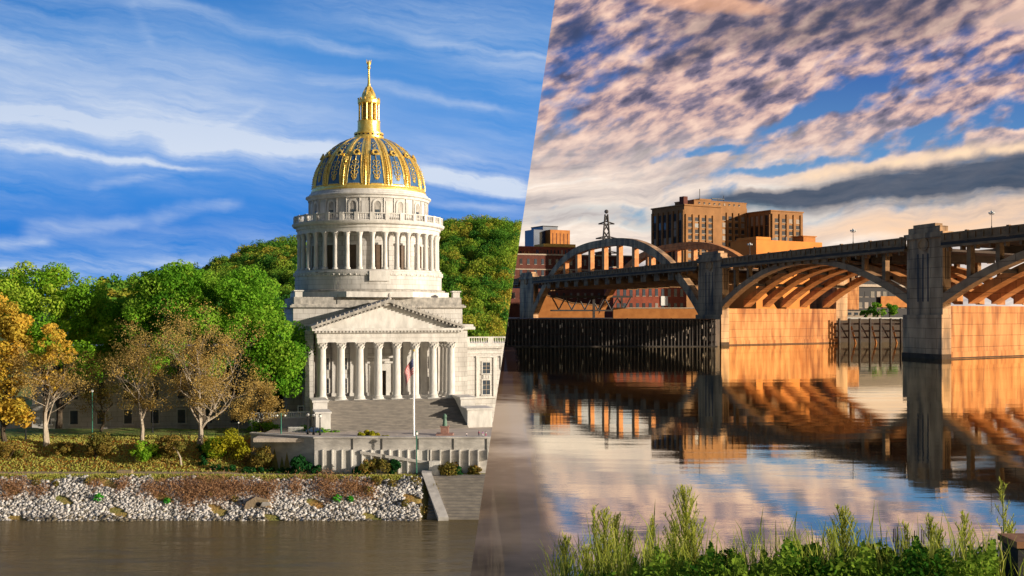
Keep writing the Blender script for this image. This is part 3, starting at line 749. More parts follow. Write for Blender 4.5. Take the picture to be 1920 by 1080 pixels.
# --- retaining wall
rw=thing('retaining_wall','long weathered concrete retaining wall between river path and plaza','wall',(WX1,WY1,3.5))
def rwb(mb,name,m_,parent=rw): return mb.build(name,m_,parent,org=(WX1,WY1,3.5))
rwb(MB().prism([(WX1,WY1),(8,WY1),(8,WY1+.6),(WX1+.2,WY1+.6),(WX0+.2,WY0+.6),(WX0,WY0)],3.0,7.16),'wall','wall_concrete')
rwb(MB().prism([(WX1-.1,WY1-.12),(8,WY1-.12),(8,WY1+.7),(WX1+.2,WY1+.7),(WX0,WY0+.75),(WX0-.1,WY0-.1)],7.16,7.34),'coping','wall_concrete')
for px in (661,716,784,850,912): x=P(px,850,WY1).x; rwb(MB().box(x-.06,x+.06,WY1-.05,WY1-.002,6.0,7.155),'joint','joint_dark')
rwb(MB().box(WX1+.05,WX1+1.2,WY1-.25,WY1-.002,3.4,5.9),'pilaster','wall_white')
xa=[P(p,850,WY1).x for p in (606,624,642,660,680,697,715,731,748,765,781,803)]
for x in xa: rwb(MB().box(x-.06,x+.06,WY1-.4,WY1-.002,3.4,6.0),'fin','wall_white')
rwb(MB().box(xa[0]-.06,xa[-1]+.06,WY1-.20,WY1-.003,3.4,5.95),'infill_panel','wall_white')
# sloping stair wall in front
a=P(675,826,WY1-.5); b=P(795,862,WY1-.5)
rwb(MB().extr([(a.x,WY1-.42,5.9),(b.x,WY1-.42,4.9),(b.x+.9,WY1-.42,4.9),(b.x+.9,WY1-.42,4.6),(b.x,WY1-.42,4.6),(a.x,WY1-.42,5.6)],(0,.25,0)),'stair_parapet','wall_concrete')
x=P(806,860,WY1).x
rwb(MB().box(x,x+1.1,WY1-1.0,WY1-.002,3.2,4.9),'end_block','wall_white')
for p in (808,826,845,862,880,897,915,930):
    x=P(p,850,WY1).x; rwb(MB().box(x-.06,x+.06,WY1-.35,WY1-.002,3.7,6.0),'fin','wall_white')
# --- landing steps to the river on the right
ls=thing('landing_steps','wide concrete landing steps going down to the river beside a sloping kerb','steps',(-6,104,0))
m=MB(); n=14
for i in range(n):
    z=3.45*(i+1)/n; y=104.1+4.6*i/n; m.box(-8.3+.0,8,y,109,z-.32,z)
m.box(-8.3,8,108.9,110.68,3.0,3.5); m.v=[(x+6,y-104,z) for x,y,z in m.v]; m.build('steps','stair_stone',ls)
m=MB().extr([(-9.3,103.5,-.1),(-9.3,103.5,.35),(-9.3,108.3,3.95),(-9.3,110.3,3.95),(-9.3,110.3,3.2)],(1.0,0,0))
# slanted kerb: shift its foot to the right as it descends
m.v=[(x+6+(108.6-min(y,108.6))*.42,y-104,z) for x,y,z in m.v]; m.build('kerb_wall','wall_concrete',ls)
# --- riprap
def rocks(name,n,xr,fy,size,mname):
    ico=bmesh.new(); bmesh.ops.create_icosphere(ico,subdivisions=1,radius=1); bv=np.array([v.co[:] for v in ico.verts]); bf=np.array([[v.index for v in f.verts] for f in ico.faces]); ico.free()
    nb=len(bv); X=rng.uniform(xr[0],xr[1],n); t=rng.random(n); Y=fy[0]+(fy[1]-fy[0])*t+.5*np.sin(X*.5)*0
    Z=gheight(X,Y); s=size*(.5+1.8*rng.random(n)**4)
    V=bv[None]*(1+.35*rng.normal(size=(n,nb,1)).clip(-1,1))*s[:,None,None]*np.array([1,1,.75])+np.stack([X,Y,Z+s*.25],-1)[:,None]
    keep=np.array(seam(X,Y,Z)+.3<0)&(Y<107.75+.35*np.sin(X*1.1)+.25*np.sin(X*2.9+1)+.5*rng.random(n))&~((np.sin(X*.9+Y*1.7)*np.sin(X*.37-Y*.8+2)>.72)); V=V[keep]; n=len(V)
    Fc=(bf[None]+np.arange(n)[:,None,None]*nb).reshape(-1)
    me=bpy.data.meshes.new(name); me.vertices.add(n*nb); me.vertices.foreach_set('co',V.astype(np.float32).ravel())
    nf=n*len(bf); me.loops.add(nf*3); me.loops.foreach_set('vertex_index',Fc.astype(np.int32))
    me.polygons.add(nf); me.polygons.foreach_set('loop_start',np.arange(0,nf*3,3,dtype=np.int32)); me.polygons.foreach_set('loop_total',np.full(nf,3,dtype=np.int32))
    me.update(calc_edges=True); me.materials.append(M[mname]); o=bpy.data.objects.new(name,me); col.objects.link(o); return o
rk=tag(rocks('riprap',44000,(-58,-9.0),(103.5,108.3),.10,'rock'),'loose whitish riprap stones covering the river bank','rocks',kind='stuff')
tag(rocks('wet_stones',2600,(-58,-9.0),(103.2,104.1),.13,'wet_rock'),'dark wet stones along the waterline below the riprap','rocks',kind='stuff')
# left water and right water are made in part 6
# --- trees
def tree(name,label,base,lobes,leafm,barkm,n_sub,leaves,size,sub_r,trunk_r,trunk_h,depth=3,group='riverside trees',spread=.55,bare=False,seed=1,flat=.8,limbL=None,leafn=0):
    rnd=random.Random(seed); t=thing(name,label,'tree',base,0,group); b=Vector(base)
    m=MB(); top=b+Vector((rnd.uniform(-.3,.3),0,trunk_h)); 
    m.tube([b-Vector((0,0,.4)),b+Vector((0,0,.3)),b+(top-b)*.5+Vector((rnd.uniform(-.15,.15),0,0)),top],[trunk_r*1.5,trunk_r*1.1,trunk_r*.9,trunk_r*.8],8)
    tips=[]
    cxs=[(l[0],l[1],l[2]) for l in lobes]
    for c in cxs:
        d=Vector(c)-top; branches(m,top-Vector((0,0,trunk_h*rnd.uniform(0,.25))),d,limbL or max(1.2,d.length*(.62 if bare else .38)),trunk_r*.6,depth if bare else 2,spread,6,.06 if bare else 0,rnd,tips,3)
    m.build('trunk',barkm,t,org=base,smooth=True)
    if not bare: Q,T=crown(lobes,n_sub,leaves,size,sub_r,flat)
    else:
        Q=[];T=[]
        for p in tips:
            q=clump(p,sub_r,leafn,size); Q.append(q); T.append(np.full(len(q),rng.random()))
        if leaves:
            q2,t2=crown(lobes,n_sub,leaves,size,sub_r*1.3,flat); Q.append(q2); T.append(t2)
        Q=np.concatenate(Q);T=np.concatenate(T)
    quads('crown',Q,leafm,t,base,T); return t
def L(px,py,D,rx,ry,rd=None):                          # a lobe from image centre and pixel radii at distance D
    c=P(px,py,D); k=D/F; return (c.x,c.y,c.z,rx*k,(rd or rx)*k,ry*k)
def G(px,D,dz=0): x=(px-960)/F*D; return (x,D,gz1(x,D)+dz)
tree('broadleaf_tree','biggest broad bright green tree standing left of the capitol',G(380,128),
     [L(300,570,128,78,55),L(400,560,128,90,52),L(345,535,130,70,38),L(470,590,127,70,50),L(250,600,130,50,45),L(520,655,126,50,52),L(410,640,125,110,60),L(530,700,126,34,34),L(300,650,128,80,50),L(455,540,131,45,30)],
     'leaf_green','bark_dark',30,300,.30,1.35,.5,3.2,seed=3)
tree('broadleaf_tree','bright green tree at the left with a lower broad crown, behind gold tree',G(110,131),
     [L(60,545,131,60,42),L(110,540,131,50,30),L(155,585,130,55,50),L(95,600,129,80,55),L(190,620,130,45,50),L(130,655,128,90,55),L(20,580,131,40,60),L(215,640,129,25,30)],
     'leaf_lime','bark_dark',26,300,.30,1.3,.42,3.0,seed=5)
tree('gold_leaf_tree','tall golden yellow tree at the far left edge',G(8,116),
     [L(2,590,116,30,30),L(18,640,116,34,38),L(-20,650,117,44,56),L(12,700,116,34,34),L(0,760,116,40,38),L(38,625,115,20,30),L(30,775,115,24,24)],
     'leaf_gold','bark_dark',26,60,.34,.75,.28,2.0,seed=7)
tree('gold_leaf_tree','slim golden tree with pale thin trunk, right of the far left gold tree',G(85,115.2),
     [L(105,630,115.5,26,24),L(80,660,115.5,30,26),L(118,665,115.5,20,22),L(90,700,115.5,40,22)],
     'leaf_gold','bark_pale',13,46,.28,.5,.22,3.6,depth=3,seed=9)
for (px,D,lobes,lab,sd_,tr,th,lv) in (
     (90,115.5,[L(90,730,115.5,42,42),L(70,690,115.5,30,30),L(115,705,115.5,26,30)],'thin sparse brown sycamore with few leaves near the left edge',21,.2,2.6,26),
     (190,122,[L(190,700,122,36,34),L(165,745,122,32,30),L(220,740,122,30,34)],'small rusty brown tree with dark trunk in front of office building',23,.22,2.4,34),
     (266,116.4,[L(262,700,116.4,44,46),L(240,660,116.4,30,24),L(290,680,116.4,34,34),L(262,750,116.4,50,30)],'bare grey brown sycamore with forking pale trunk, second largest',25,.27,3.4,16),
     (375,115.8,[L(380,700,115.8,62,50),L(330,690,115.8,40,46),L(430,700,115.8,50,46),L(385,655,115.8,52,24),L(470,745,115.8,44,36),L(410,750,115.8,60,36),L(335,745,115.8,40,26)],'widest copper brown sycamore with pale mottled trunk on the slope',27,.36,2.6,14),
     (490,121,[L(490,740,121,30,36),L(460,770,121,28,24),L(515,765,121,20,24)],'ochre leaved small tree beside the stone terrace',29,.18,1.6,40)):
    tree('sycamore_tree',lab,G(px,D),lobes,'leaf_brown' if px!=190 else 'leaf_olive','bark_pale' if px not in (190,490) else 'bark_dark',14,int(lv*1.7),.15,.46,tr*.8,th*.8,depth=5 if px in (266,375) else 4,spread=.5,bare=True,seed=sd_,leafn=8 if px in (266,375) else 16)
# dark understorey shrubs
def bush(label,px,D,rx,ry,lm,name='shrub',n=9,leaves=90,size=.22,group='shrubs on the bank',stem=True,ball=False,sub=None):
    b=G(px,D); t=thing(name,label,'shrub',b,0,group); k=D/F
    lob=[(b[0]+rng.uniform(-.3,.3)*rx*k,b[1]+rng.uniform(-.3,.3)*rx*k,b[2]+ry*k*(.75+.3*rng.random()),rx*k*.8,rx*k*.7,ry*k*.8) for _ in range(1 if ball else 3)]
    Q,T=crown(lob,n,leaves,size,sub or min(rx,ry)*k*.42,.9)
    Q=Q[(Q[:,:,2].mean(1)>b[2]-.1)] if False else Q
    T=np.interp(np.arange(len(Q)),np.arange(len(T)),T)
    if stem:
        m=MB()
        for i in range(4):
            m.tube([b,(b[0]+rng.uniform(-.4,.4)*rx*k,b[1]+rng.uniform(-.2,.2),b[2]+ry*k)],[.06,.02],5)
        m.build('stem','bark_dark',t,org=b)
    quads('foliage',Q,lm,t,b,T); return t
for a in (('bushy green shrub with thin stem on the orange slope',180,112.9,32,22,'leaf_olive'),('bright green leaning shrub right of the slope centre',266,112.3,34,22,'leaf_lime'),
          ('olive shrub at the foot of the widest sycamore',318,113.4,26,20,'leaf_olive'),('pale olive shrub at the left edge of the slope',15,112.6,36,20,'leaf_olive'),
          ('yellow green bramble mass beside the dark wall end',430,113.0,44,24,'leaf_yellow'),('yellow green bramble nearer the wall corner',490,112.2,32,22,'leaf_olive'),
          ('grassy green shrub just left of the clipped hedge',400,113.2,22,18,'leaf_lime'),('low dark shrub under the gold slim tree',120,113.8,26,10,'leaf_olive'),
          ('conical dark green shrub before the dark wall end',565,110.4,16,20,'leaf_dark'),('round dark green shrub at the wall corner',594,110.3,10,9,'leaf_dark'),
          ('wide ragged olive shrub in front of white fins',700,110.1,34,20,'leaf_olive'),('dark green shrub under the sloping parapet',680,109.9,16,10,'leaf_dark'),
          ('upright dark shrub beside the green lamp post',738,110.1,11,16,'leaf_dark'),('thin vine shrub right of the white end block',832,110.2,22,22,'leaf_olive'),
          ('small dark shrub against the right fins',861,110.2,8,16,'leaf_dark'),('faint vine shrub at the far right fins',893,110.2,14,16,'leaf_olive'),
          ('yellow ornamental shrub on the plaza before the stairs',694,113.3,17,9,'leaf_yellow'),('small yellow shrub tuft beside the plaza shrub',722,112.6,9,4,'leaf_yellow')):
    bush(*a)
def lean(): pass
# small leaning trunk on the slope
b=G(340,111.6); t=thing('small_tree','small crooked leaning tree with bare brown trunk on the slope','tree',b,0,'riverside trees')
MB().tube([(b[0],b[1],b[2]-.1),(b[0]-.1,b[1],b[2]+.9),(b[0]-.45,b[1],b[2]+1.6),(b[0]-.9,b[1],b[2]+2.0)],[.12,.1,.07,.04],6).build('trunk','bark_pale',t,org=b)
Q,T=crown([(b[0]-.5,b[1],b[2]+2.2,1.1,.9,.5)],9,60,.2,.4); quads('crown',Q,'leaf_olive',t,b,T)
# clipped hedge as box-like bushes
for i in range(9):
    px=402+i*17.5; bush('clipped low hedge bush in a row, dark green, below the bramble',px,110.7,9,6,'leaf_dark','hedge_bush',8,60,.14,'clipped hedge bushes along the river path',False,True,sub=.22)
for i,(px,D) in enumerate(((378,111.6),(381,112.6),(384,113.6),(377,114.4))): bush('dark green hedge bush climbing the slope beside orange leaves',px,D,8,6,'leaf_dark','hedge_bush',8,60,.14,'hedge bushes up the slope',False,True,sub=.22)
# hedges on the plaza left of the stairs
for px,D,rx,ry,lab in ((505,121,20,8,'rounded green hedge by the white terrace balustrade'),(575,118.5,18,5,'flat green hedge beside the black lamp posts'),(612,117,22,4,'low green hedge end nearest the stairs'),(478,121.5,14,9,'small green hedge behind the teal lamp post')):
    x=(px-960)/F*D; b=(x,D,7.0); t=thing('hedge',lab,'hedge',b,0,'hedges beside the capitol stairs'); k=D/F
    Q,T=crown([(b[0],b[1],b[2]+ry*k*.6,rx*k,rx*k*.5,ry*k)],22,60,.16,.35); quads('foliage',Q,'leaf_green',t,b,T)
# brown brush and small plants on the riprap
for i,(px,py,rx,ry) in enumerate(((25,908,36,10),(75,916,22,7),(290,915,34,9),(350,912,50,13),(400,915,48,14),(440,912,44,11),(495,915,36,10),(555,908,17,12),(610,908,26,14),(660,912,30,12),(355,935,16,10),(690,918,18,10),(500,940,16,8),(15,925,14,6),(230,908,16,8),(620,928,14,8),(180,905,16,6))):
    D=(lambda y:np.interp(y,[893,975],[108.0,104.0]))(py+ry*.6); x=(px-960)/F*D; b=(x,D,gz1(x,D)); k=D/F
    t=thing('brush_clump','dry reddish brown brush clump on the white riprap',"brush",b,0,'dry brown brush on the riprap')
    n=int(rx*ry*3.6); pos=np.stack([b[0]+rng.normal(size=n)*rx*k*.5,b[1]+rng.normal(size=n)*.05*ry,np.zeros(n)],-1); pos[:,2]=gheight(pos[:,0],pos[:,1])+rng.random(n)*ry*k*1.3
    nr=unit(n); nr[:,2]*=.2; nr/=np.linalg.norm(nr,axis=1)[:,None]
    quads('foliage',leafquads(pos,nr,.28,.18),'brush',t,b,rng.random(n))  # dry twigs, drawn as thin loose slivers
for i,(px,py,r) in enumerate(((185,936,8),(313,939,6),(633,937,8),(657,937,6),(796,946,12),(70,900,8),(165,900,7),(690,918,9),(760,945,7),(735,903,8),(708,898,9),(810,900,12),(395,925,5),(105,905,5),(440,935,6),(780,900,9))):
    D=np.interp(py+r*.5,[893,975],[108.0,104.0]); x=(px-960)/F*D; b=(x,D,gz1(x,D)); k=D/F
    bright=i<4
    t=thing('small_plant',('small vivid green leafy plant alone on the white stones' if bright else 'small olive plant growing among the riprap'),'plant',b,0,'vivid green plants on the riprap' if bright else 'olive plants on the riprap')
    q=clump((b[0],b[1],b[2]+r*k*.7),r*k*1.1,150,.2); quads('leaves',q,'leaf_bright' if bright else 'leaf_olive',t,b,rng.random(len(q)))
# fallen leaves and tufts on the slope
n=17000; X=rng.uniform(-58,-28,n); Y=rng.uniform(110.6,119,n); Z=gheight(X,Y)+.04; nr=unit(n)*.5+np.array([0,-.3,1]); nr/=np.linalg.norm(nr,axis=1)[:,None]
tag(quads('fallen_leaves',leafquads(np.stack([X,Y,Z],-1),nr,.2),'litter_leaf',None,(0,0,0),rng.random(n)),'orange brown fallen leaves scattered on the grassy slope','leaves',kind='stuff')
n=22000; X=rng.uniform(-60,-9.5,n); Y=np.where(rng.random(n)<.35,rng.uniform(107.9,109.0,n),rng.uniform(110.2,119.5,n)); kp=(X<-28)|(Y<110.5); X=X[kp];Y=Y[kp]; n=len(X); Z=gheight(X,Y)+.1
nr=unit(n); nr[:,2]*=.15; nr/=np.linalg.norm(nr,axis=1)[:,None]
q=leafquads(np.stack([X,Y,Z],-1),nr,.3,.3)
tag(quads('grass',q,'grass_blade',None,(0,0,0),rng.random(n)),'rough dry grass along the bank top and slope','grass',kind='stuff')
# --- forested hill
pxk=[-400,100,210,360,440,500,555,700,805,900,975,1100]; pyk=[560,545,530,508,485,464,455,440,415,411,416,420]
def hill(X,Y):
    px=960+X/330*F; yt=np.interp(px,pxk,pyk); zt=20+(590-yt)/F*330-6.6
    t=ss(Y,165,330); back=ss(Y,340,460)
    z=4.7+(zt-4.7)*t**.8*(1-back*.6); 
    return z+1.2*np.sin(X*.11+Y*.05)*t+1.0*np.sin(Y*.13-X*.07)*t
xs_=np.arange(-170,12,2.5); ys_=np.arange(160,470,5.); XX,YY=np.meshgrid(xs_,ys_); struct(grid('hill',XX,YY,hill(XX,YY),'lawn'))
Q=[];T=[];sp=3.7
for yy in np.arange(178,352,sp):
    for xx in np.arange(-120,8,sp):
        x=xx+rng.uniform(-1,1)*1.3; y=yy+rng.uniform(-1,1)*1.3; z=float(hill(x,y)); px=960+x/y*F; py=590-(z+2-20)/y*F
        if px<190 or py>670 or seam(x,y,z+2)>1.5: continue
        vis=(px>795) or (340<px<575 and py<620); hid=575<=px<=795
        r=rng.uniform(1.8,3.3); nl=1100 if vis else (70 if hid else 160)
        h=r*.95; tint=rng.random()**1.2
        k=7 if vis else 3
        cs=np.array([x,y,z+h+.5])+unit(k)*np.array([r*.62,r*.62,r*.5])
        for c in cs:
            q=clump(c,r*.52,nl//k,.40 if vis else 1.0); Q.append(q); T.append(np.full(len(q),np.clip(tint+rng.uniform(-.12,.12),0,1)))
Q=np.concatenate(Q);T=np.concatenate(T); kp=(seam(Q[:,:,0],Q[:,:,1],Q[:,:,2]).max(1)<0); print('forest quads',kp.sum())
tag(quads('forest',Q[kp],'leaf_hill',None,(0,0,0),T[kp]),'dense green and gold forest covering the far hill','forest',kind='stuff')
# ------------------------------------------------------------ street furniture, flag, people on the capitol side
def person_mesh(joints, edges, radii, name, m, parent=None, org=(0,0,0), sub=1):
    me=bpy.data.meshes.new(name); me.from_pydata(joints,edges,[]); o=bpy.data.objects.new(name,me); col.objects.link(o)
    sk=o.modifiers.new('s','SKIN'); sk.use_smooth_shade=True
    for i,r in enumerate(radii): me.skin_vertices[0].data[i].radius=(r,r)
    me.skin_vertices[0].data[0].use_root=True
    sb=o.modifiers.new('b','SUBSURF'); sb.levels=sub; sb.render_levels=sub
    dg=bpy.context.evaluated_depsgraph_get(); ev=bpy.data.meshes.new_from_object(o.evaluated_get(dg)); o.modifiers.clear(); o.data=ev
    ev.materials.clear(); ev.materials.append(M[m]); 
    if parent is not None: o.parent=parent
    return o
def figure(loc,h,rz,label,top,bottom,hair,group=None,arm=0.0,name='person',cat='person',bodym='skin',stride=.1):
    s=h/1.75; t=thing(name,label,cat,loc,rz,group)
    J=[(0,0,.95),(0,0,1.18),(0,0,1.40),(0,0,1.50),(0,-.02,1.64),(.17,0,1.40),(.24,-.02,1.13),(.22,-.12-arm,.95+arm),(-.17,0,1.40),(-.25,0,1.13),(-.24,-.08,.9),
       (.09,0,.88),(.10,-stride,.48),(.10,-stride*.6,.06),(.10,-stride-.14,.03),(-.09,0,.88),(-.10,stride,.48),(-.10,stride*1.3,.07),(-.10,stride-.05,.03)]
    E_=[(0,1),(1,2),(2,3),(3,4),(2,5),(5,6),(6,7),(2,8),(8,9),(9,10),(0,11),(11,12),(12,13),(13,14),(0,15),(15,16),(16,17),(17,18)]
    R_=[.13,.12,.12,.055,.10,.055,.042,.035,.055,.042,.035,.085,.06,.042,.035,.085,.06,.042,.035]
    sc_=lambda q:[(x*s,y*s,z*s) for x,y,z in q]
    person_mesh(sc_(J),E_,[r*s for r in R_],'body',bodym,t)
    if top:
        person_mesh(sc_([(0,0,.92),(0,0,1.18),(0,0,1.42),(.17,0,1.41),(.23,-.01,1.17),(-.17,0,1.41),(-.24,0,1.17)]),[(0,1),(1,2),(2,3),(3,4),(2,5),(5,6)],[r*s for r in (.155,.145,.135,.075,.062,.075,.062)],'shirt',top,t)
        person_mesh(sc_([(0,0,.95),(.09,0,.88),(.10,-stride,.48),(.10,-stride*.6,.12),(-.09,0,.88),(-.10,stride,.48),(-.10,stride*1.3,.12)]),[(0,1),(1,2),(2,3),(0,4),(4,5),(5,6)],[r*s for r in (.14,.10,.075,.06,.10,.075,.06)],'trousers',bottom,t)
        MB().ball((0,.01*s,1.69*s),.115*s,8,6).build('hair',hair,t)
    return t
pz=7.1
def PZ(px,D): return ((px-960)/F*D,D,pz)
figure(PZ(898,112.6),.66,-.5,'person in a pink top walking on the plaza near the picture seam','cloth_pink','cloth_navy','dark')
figure(PZ(905,112.2),.66,.3,'person in a purple top between two others on the plaza','cloth_purple','cloth_white','dark')
figure(PZ(911,112.5),.62,-.2,'person in a white top at the right end of the plaza group','cloth_white','cloth_pink','bark_dark')
figure(PZ(875,112.3),.5,.8,'person in white leaning forward alone on the plaza','cloth_white','cloth_navy','dark',arm=.2)
# statue
b=PZ(834,114.5); t=thing('statue','green bronze standing statue on a red granite pedestal before the stairs','statue',b,0)
MB().box(-.9,.9,-.9,.9,0,.16).box(-.42,.42,-.42,.42,.16,.85).box(-.5,.5,-.5,.5,.85,.95).build('pedestal','red_granite',t)
f=figure((0,0,0),1.45,.3,None,None,None,None,arm=.12,name='bronze_figure',cat=None,bodym='bronze_green',stride=.03); 
for ch in list(f.children): ch.name='bronze_figure'; ch.parent=t; ch.location=(0,0,.95)
bpy.data.objects.remove(f)
MB().lathe([(.26,.97),(.22,1.3),(.17,1.75),(.2,2.1),(.12,2.2)],10).build('cloak','bronze_green',t)
# flagpole + flag
b=PZ(776,111.9); fp=thing('flagpole','tall white flagpole standing on the plaza in front of the stairs','flagpole',b,0)
MB().lathe([(.16,-.2),(.14,.1),(.11,.3),(.06,9.0),(.03,9.05)],10).build('pole','pole_white',fp,smooth=True)
MB().ball((0,0,9.15),.12,8,6).build('finial','gold',fp)
MB().tube([(-.08,-.08,.9),(-.07,-.07,8.9)],.012,4).build('halyard','pole_white',fp)
fl=thing('flag','red and white striped flag with blue starred canton hanging from the flagpole','flag',(b[0],b[1],b[2]+8.3),0)
# cloth draped to the left of the pole: s along the fly, t down the hoist
def cloth(s,t_):                                      # s 0..1 fly, t_ 0..1 down
    x=-.03-1.0*s-.0*t_; z=-1.6*t_-1.25*s*s-.35*s; y=-.10*math.sin(s*9+t_*1.5)*(.3+s)-.05
    x+= .30*t_*s*.2+.12*math.sin(t_*3)*s
    return (x,y,z)
for k in range(13):
    m=MB(); t0,t1=k/13,(k+1)/13; s0=.42 if k<7 else 0; n=12; vs=[]
    for i in range(n+1):
        s=s0+(1-s0)*i/n; vs+=[cloth(s,t0),cloth(s,t1)]
    fs=[(2*i,2*i+2,2*i+3,2*i+1) for i in range(n)]; m.add(vs,fs); m.add([(x,y+.012,z) for x,y,z in vs],[f[::-1] for f in fs])
    m.build('stripe','flag_red' if k%2==0 else 'flag_white',fl)
m=MB(); n=8; vs=[cloth(.42*i/n,7/13*j/4) for i in range(n+1) for j in range(5)]
fs=[(i*5+j,i*5+j+5,i*5+j+6,i*5+j+1) for i in range(n) for j in range(4)]; m.add(vs,fs); m.add([(x,y+.012,z) for x,y,z in vs],[f[::-1] for f in fs]); ca=m.build('canton','flag_blue',fl)
m=MB()
for i in range(6):
    for j in range(5):
        c=Vector(cloth(.42*(i+.6)/6.3,7/13*(j+.6)/5.3)); m.extr([c+Vector((.022*(1 if q%2==0 else .45)*math.sin(q*PI/5),-.016,.022*(1 if q%2==0 else .45)*math.cos(q*PI/5))) for q in range(10)],(0,.004,0))
m.build('stars','flag_white',ca)
# lamp posts
def lamp(px,D,z0,h,m_,label,globes=1,group='lamp posts by the capitol',s=1.0):
    t=thing('street_lamp',label,'street lamp',((px-960)/F*D,D,z0),0,group)
    MB().lathe([(.14*s,0),(.14*s,.2*s),(.08*s,.35*s),(.05*s,h*.9),(.07*s,h*.92),(.05*s,h)],8).build('post',m_,t)
    if globes==1:
        MB().ball((0,0,h+.15*s),.17*s,8,6).build('globe','lamp_white',t); MB().lathe([(.12*s,h+.28*s),(.02*s,h+.42*s)],6).build('finial',m_,t)
    elif globes==2:
        MB().tube([(-.42*s,0,h*.93),(0,0,h*.98),(.42*s,0,h*.93)],.03*s,5).build('arm',m_,t)
        for x in (-.42,.42): MB().ball((x*s,0,h*.93-.1*s),.13*s,8,6,.8).build('lamp_head','lamp_white',t)
    elif globes>2:
        m=MB()
        for k in range(globes): a=2*PI*k/globes; m.tube([(0,0,h*.86),(.5*s*math.cos(a),.5*s*math.sin(a),h*.86),(.5*s*math.cos(a),.5*s*math.sin(a),h*.92)],.04*s,4)
        m.build('arm',m_,t)
        for k in range(globes): a=2*PI*k/globes; MB().ball((.5*s*math.cos(a),.5*s*math.sin(a),h*.92+.2*s),.24*s,8,6).build('globe','lamp_white',t)
        MB().ball((0,0,h+.2*s),.26*s,8,6).build('globe','lamp_white',t)
    return t
lamp(577,115,7.05,2.0,'black_paint','leftmost of three black lamp posts left of the stairs')
lamp(588,114.6,7.05,1.98,'black_paint','middle one of three black lamp posts left of the stairs')
lamp(600,114.2,7.05,1.95,'black_paint','rightmost of three black lamp posts left of the stairs')
lamp(527,113.5,6.9,2.65,'green_paint','green twin headed lamp post beside the white terrace balustrade',2)
lamp(173,117.5,gz1(*G(173,117.5)[:2]),5.2,'green_paint','tall green lamp post between the left sycamores',1)
lamp(286,121,6.5,3.2,'black_paint','dark lamp post behind the second largest sycamore',1)
lamp(48,117.0,gz1(*G(48,117.0)[:2]),2.4,'black_paint','short dark lamp post near the gold tree at left',1)
lamp(447,118.6,6.3,1.6,'black_paint','small dark post at the end of the promenade fence',1,s=.6)
t=lamp(781,109.0,3.4,4.3,'green_paint','green slender lamp post rising in front of the retaining wall',1)
# culvert mouth & boulder at the water
b=P(485,946,105.2); b=(b.x,105.3,gz1(b.x,105.3)); t=thing('culvert','concrete culvert outlet with dark round opening at the water edge','culvert',b,0)
MB().extr([(-1.5,-.5,-.6),(1.4,-.5,-.6),(1.0,-.5,.5),(-.4,-.5,.75),(-1.1,-.5,.35)],(0,1.6,0)).build('headwall','path_dirt',t)
m=MB().lathe([(.22,0),(.22,.2)],12); m.xf(Matrix.Translation((.05,-.32,.15))@Matrix.Rotation(PI/2,4,'X')); m.build('opening','dark',t)
MB().extr([(.3,-.75,-.1),(1.35,-.75,.1),(1.2,-.75,.35),(.5,-.75,.35)],(0,.5,0)).build('slab','wall_concrete',t)
b=P(237,887,110); b=(b.x,109.6,gz1(b.x,109.6)); t=MB().box(-.75,.75,-.3,.3,-.1,.38).extr([(-.9,-.35,-.1),(-.6,-.35,.2),(.7,-.35,.2),(.9,-.35,-.1)],(0,.1,0)).build('stone_block','path_dirt'); t.location=b; tag(t,'low flat stone block beside the river path','stone block')
# car roof and white picket railing left of hedges
b=(-21.6,116.6,7.08); t=thing('parked_car','small dark blue parked car half hidden behind the retaining wall','car',b,0.1)
MB().extr([(-.9,0,.1),(.9,0,.1),(.92,0,.3),(.55,0,.36),(.35,0,.55),(-.4,0,.56),(-.6,0,.38),(-.92,0,.33)],(0,.75,0)).build('body','car_blue',t)
MB().extr([(-.5,-.004,.38),(.45,-.004,.38),(.3,-.004,.52),(-.37,-.004,.52)],(0,.003,0)).build('window','glass',t)
for x in (-.55,.55):
    m=MB().lathe([(.14,0),(.14,.12)],10); m.xf(Matrix.Translation((x,.06,.14))@Matrix.Rotation(PI/2,4,'X')); m.build('wheel','tyre',t)
t=thing('railing','white picket railing between the green hedges left of stairs','railing',(-24.6,117.5,6.9),0)
m=MB()
for k in range(12): m.box(k*.14,k*.14+.05,0,.05,0,.75)
m.build('pickets','lamp_white',t); MB().box(0,1.62,-.03,-.002,.6,.68).build('rail','lamp_white',t)
t=thing('fence','low black metal fence along the promenade behind the sycamores','fence',(-38,118.9,gz1(-38,118.9)),0)
MB().box(0,9,0,.04,.55,.6).box(0,9,0,.04,.25,.29).build('rail','black_paint',t)
for k in range(10): MB().box(k-.03,k+.03,-.04,.0,-.2,.65).build('post','black_paint',t)
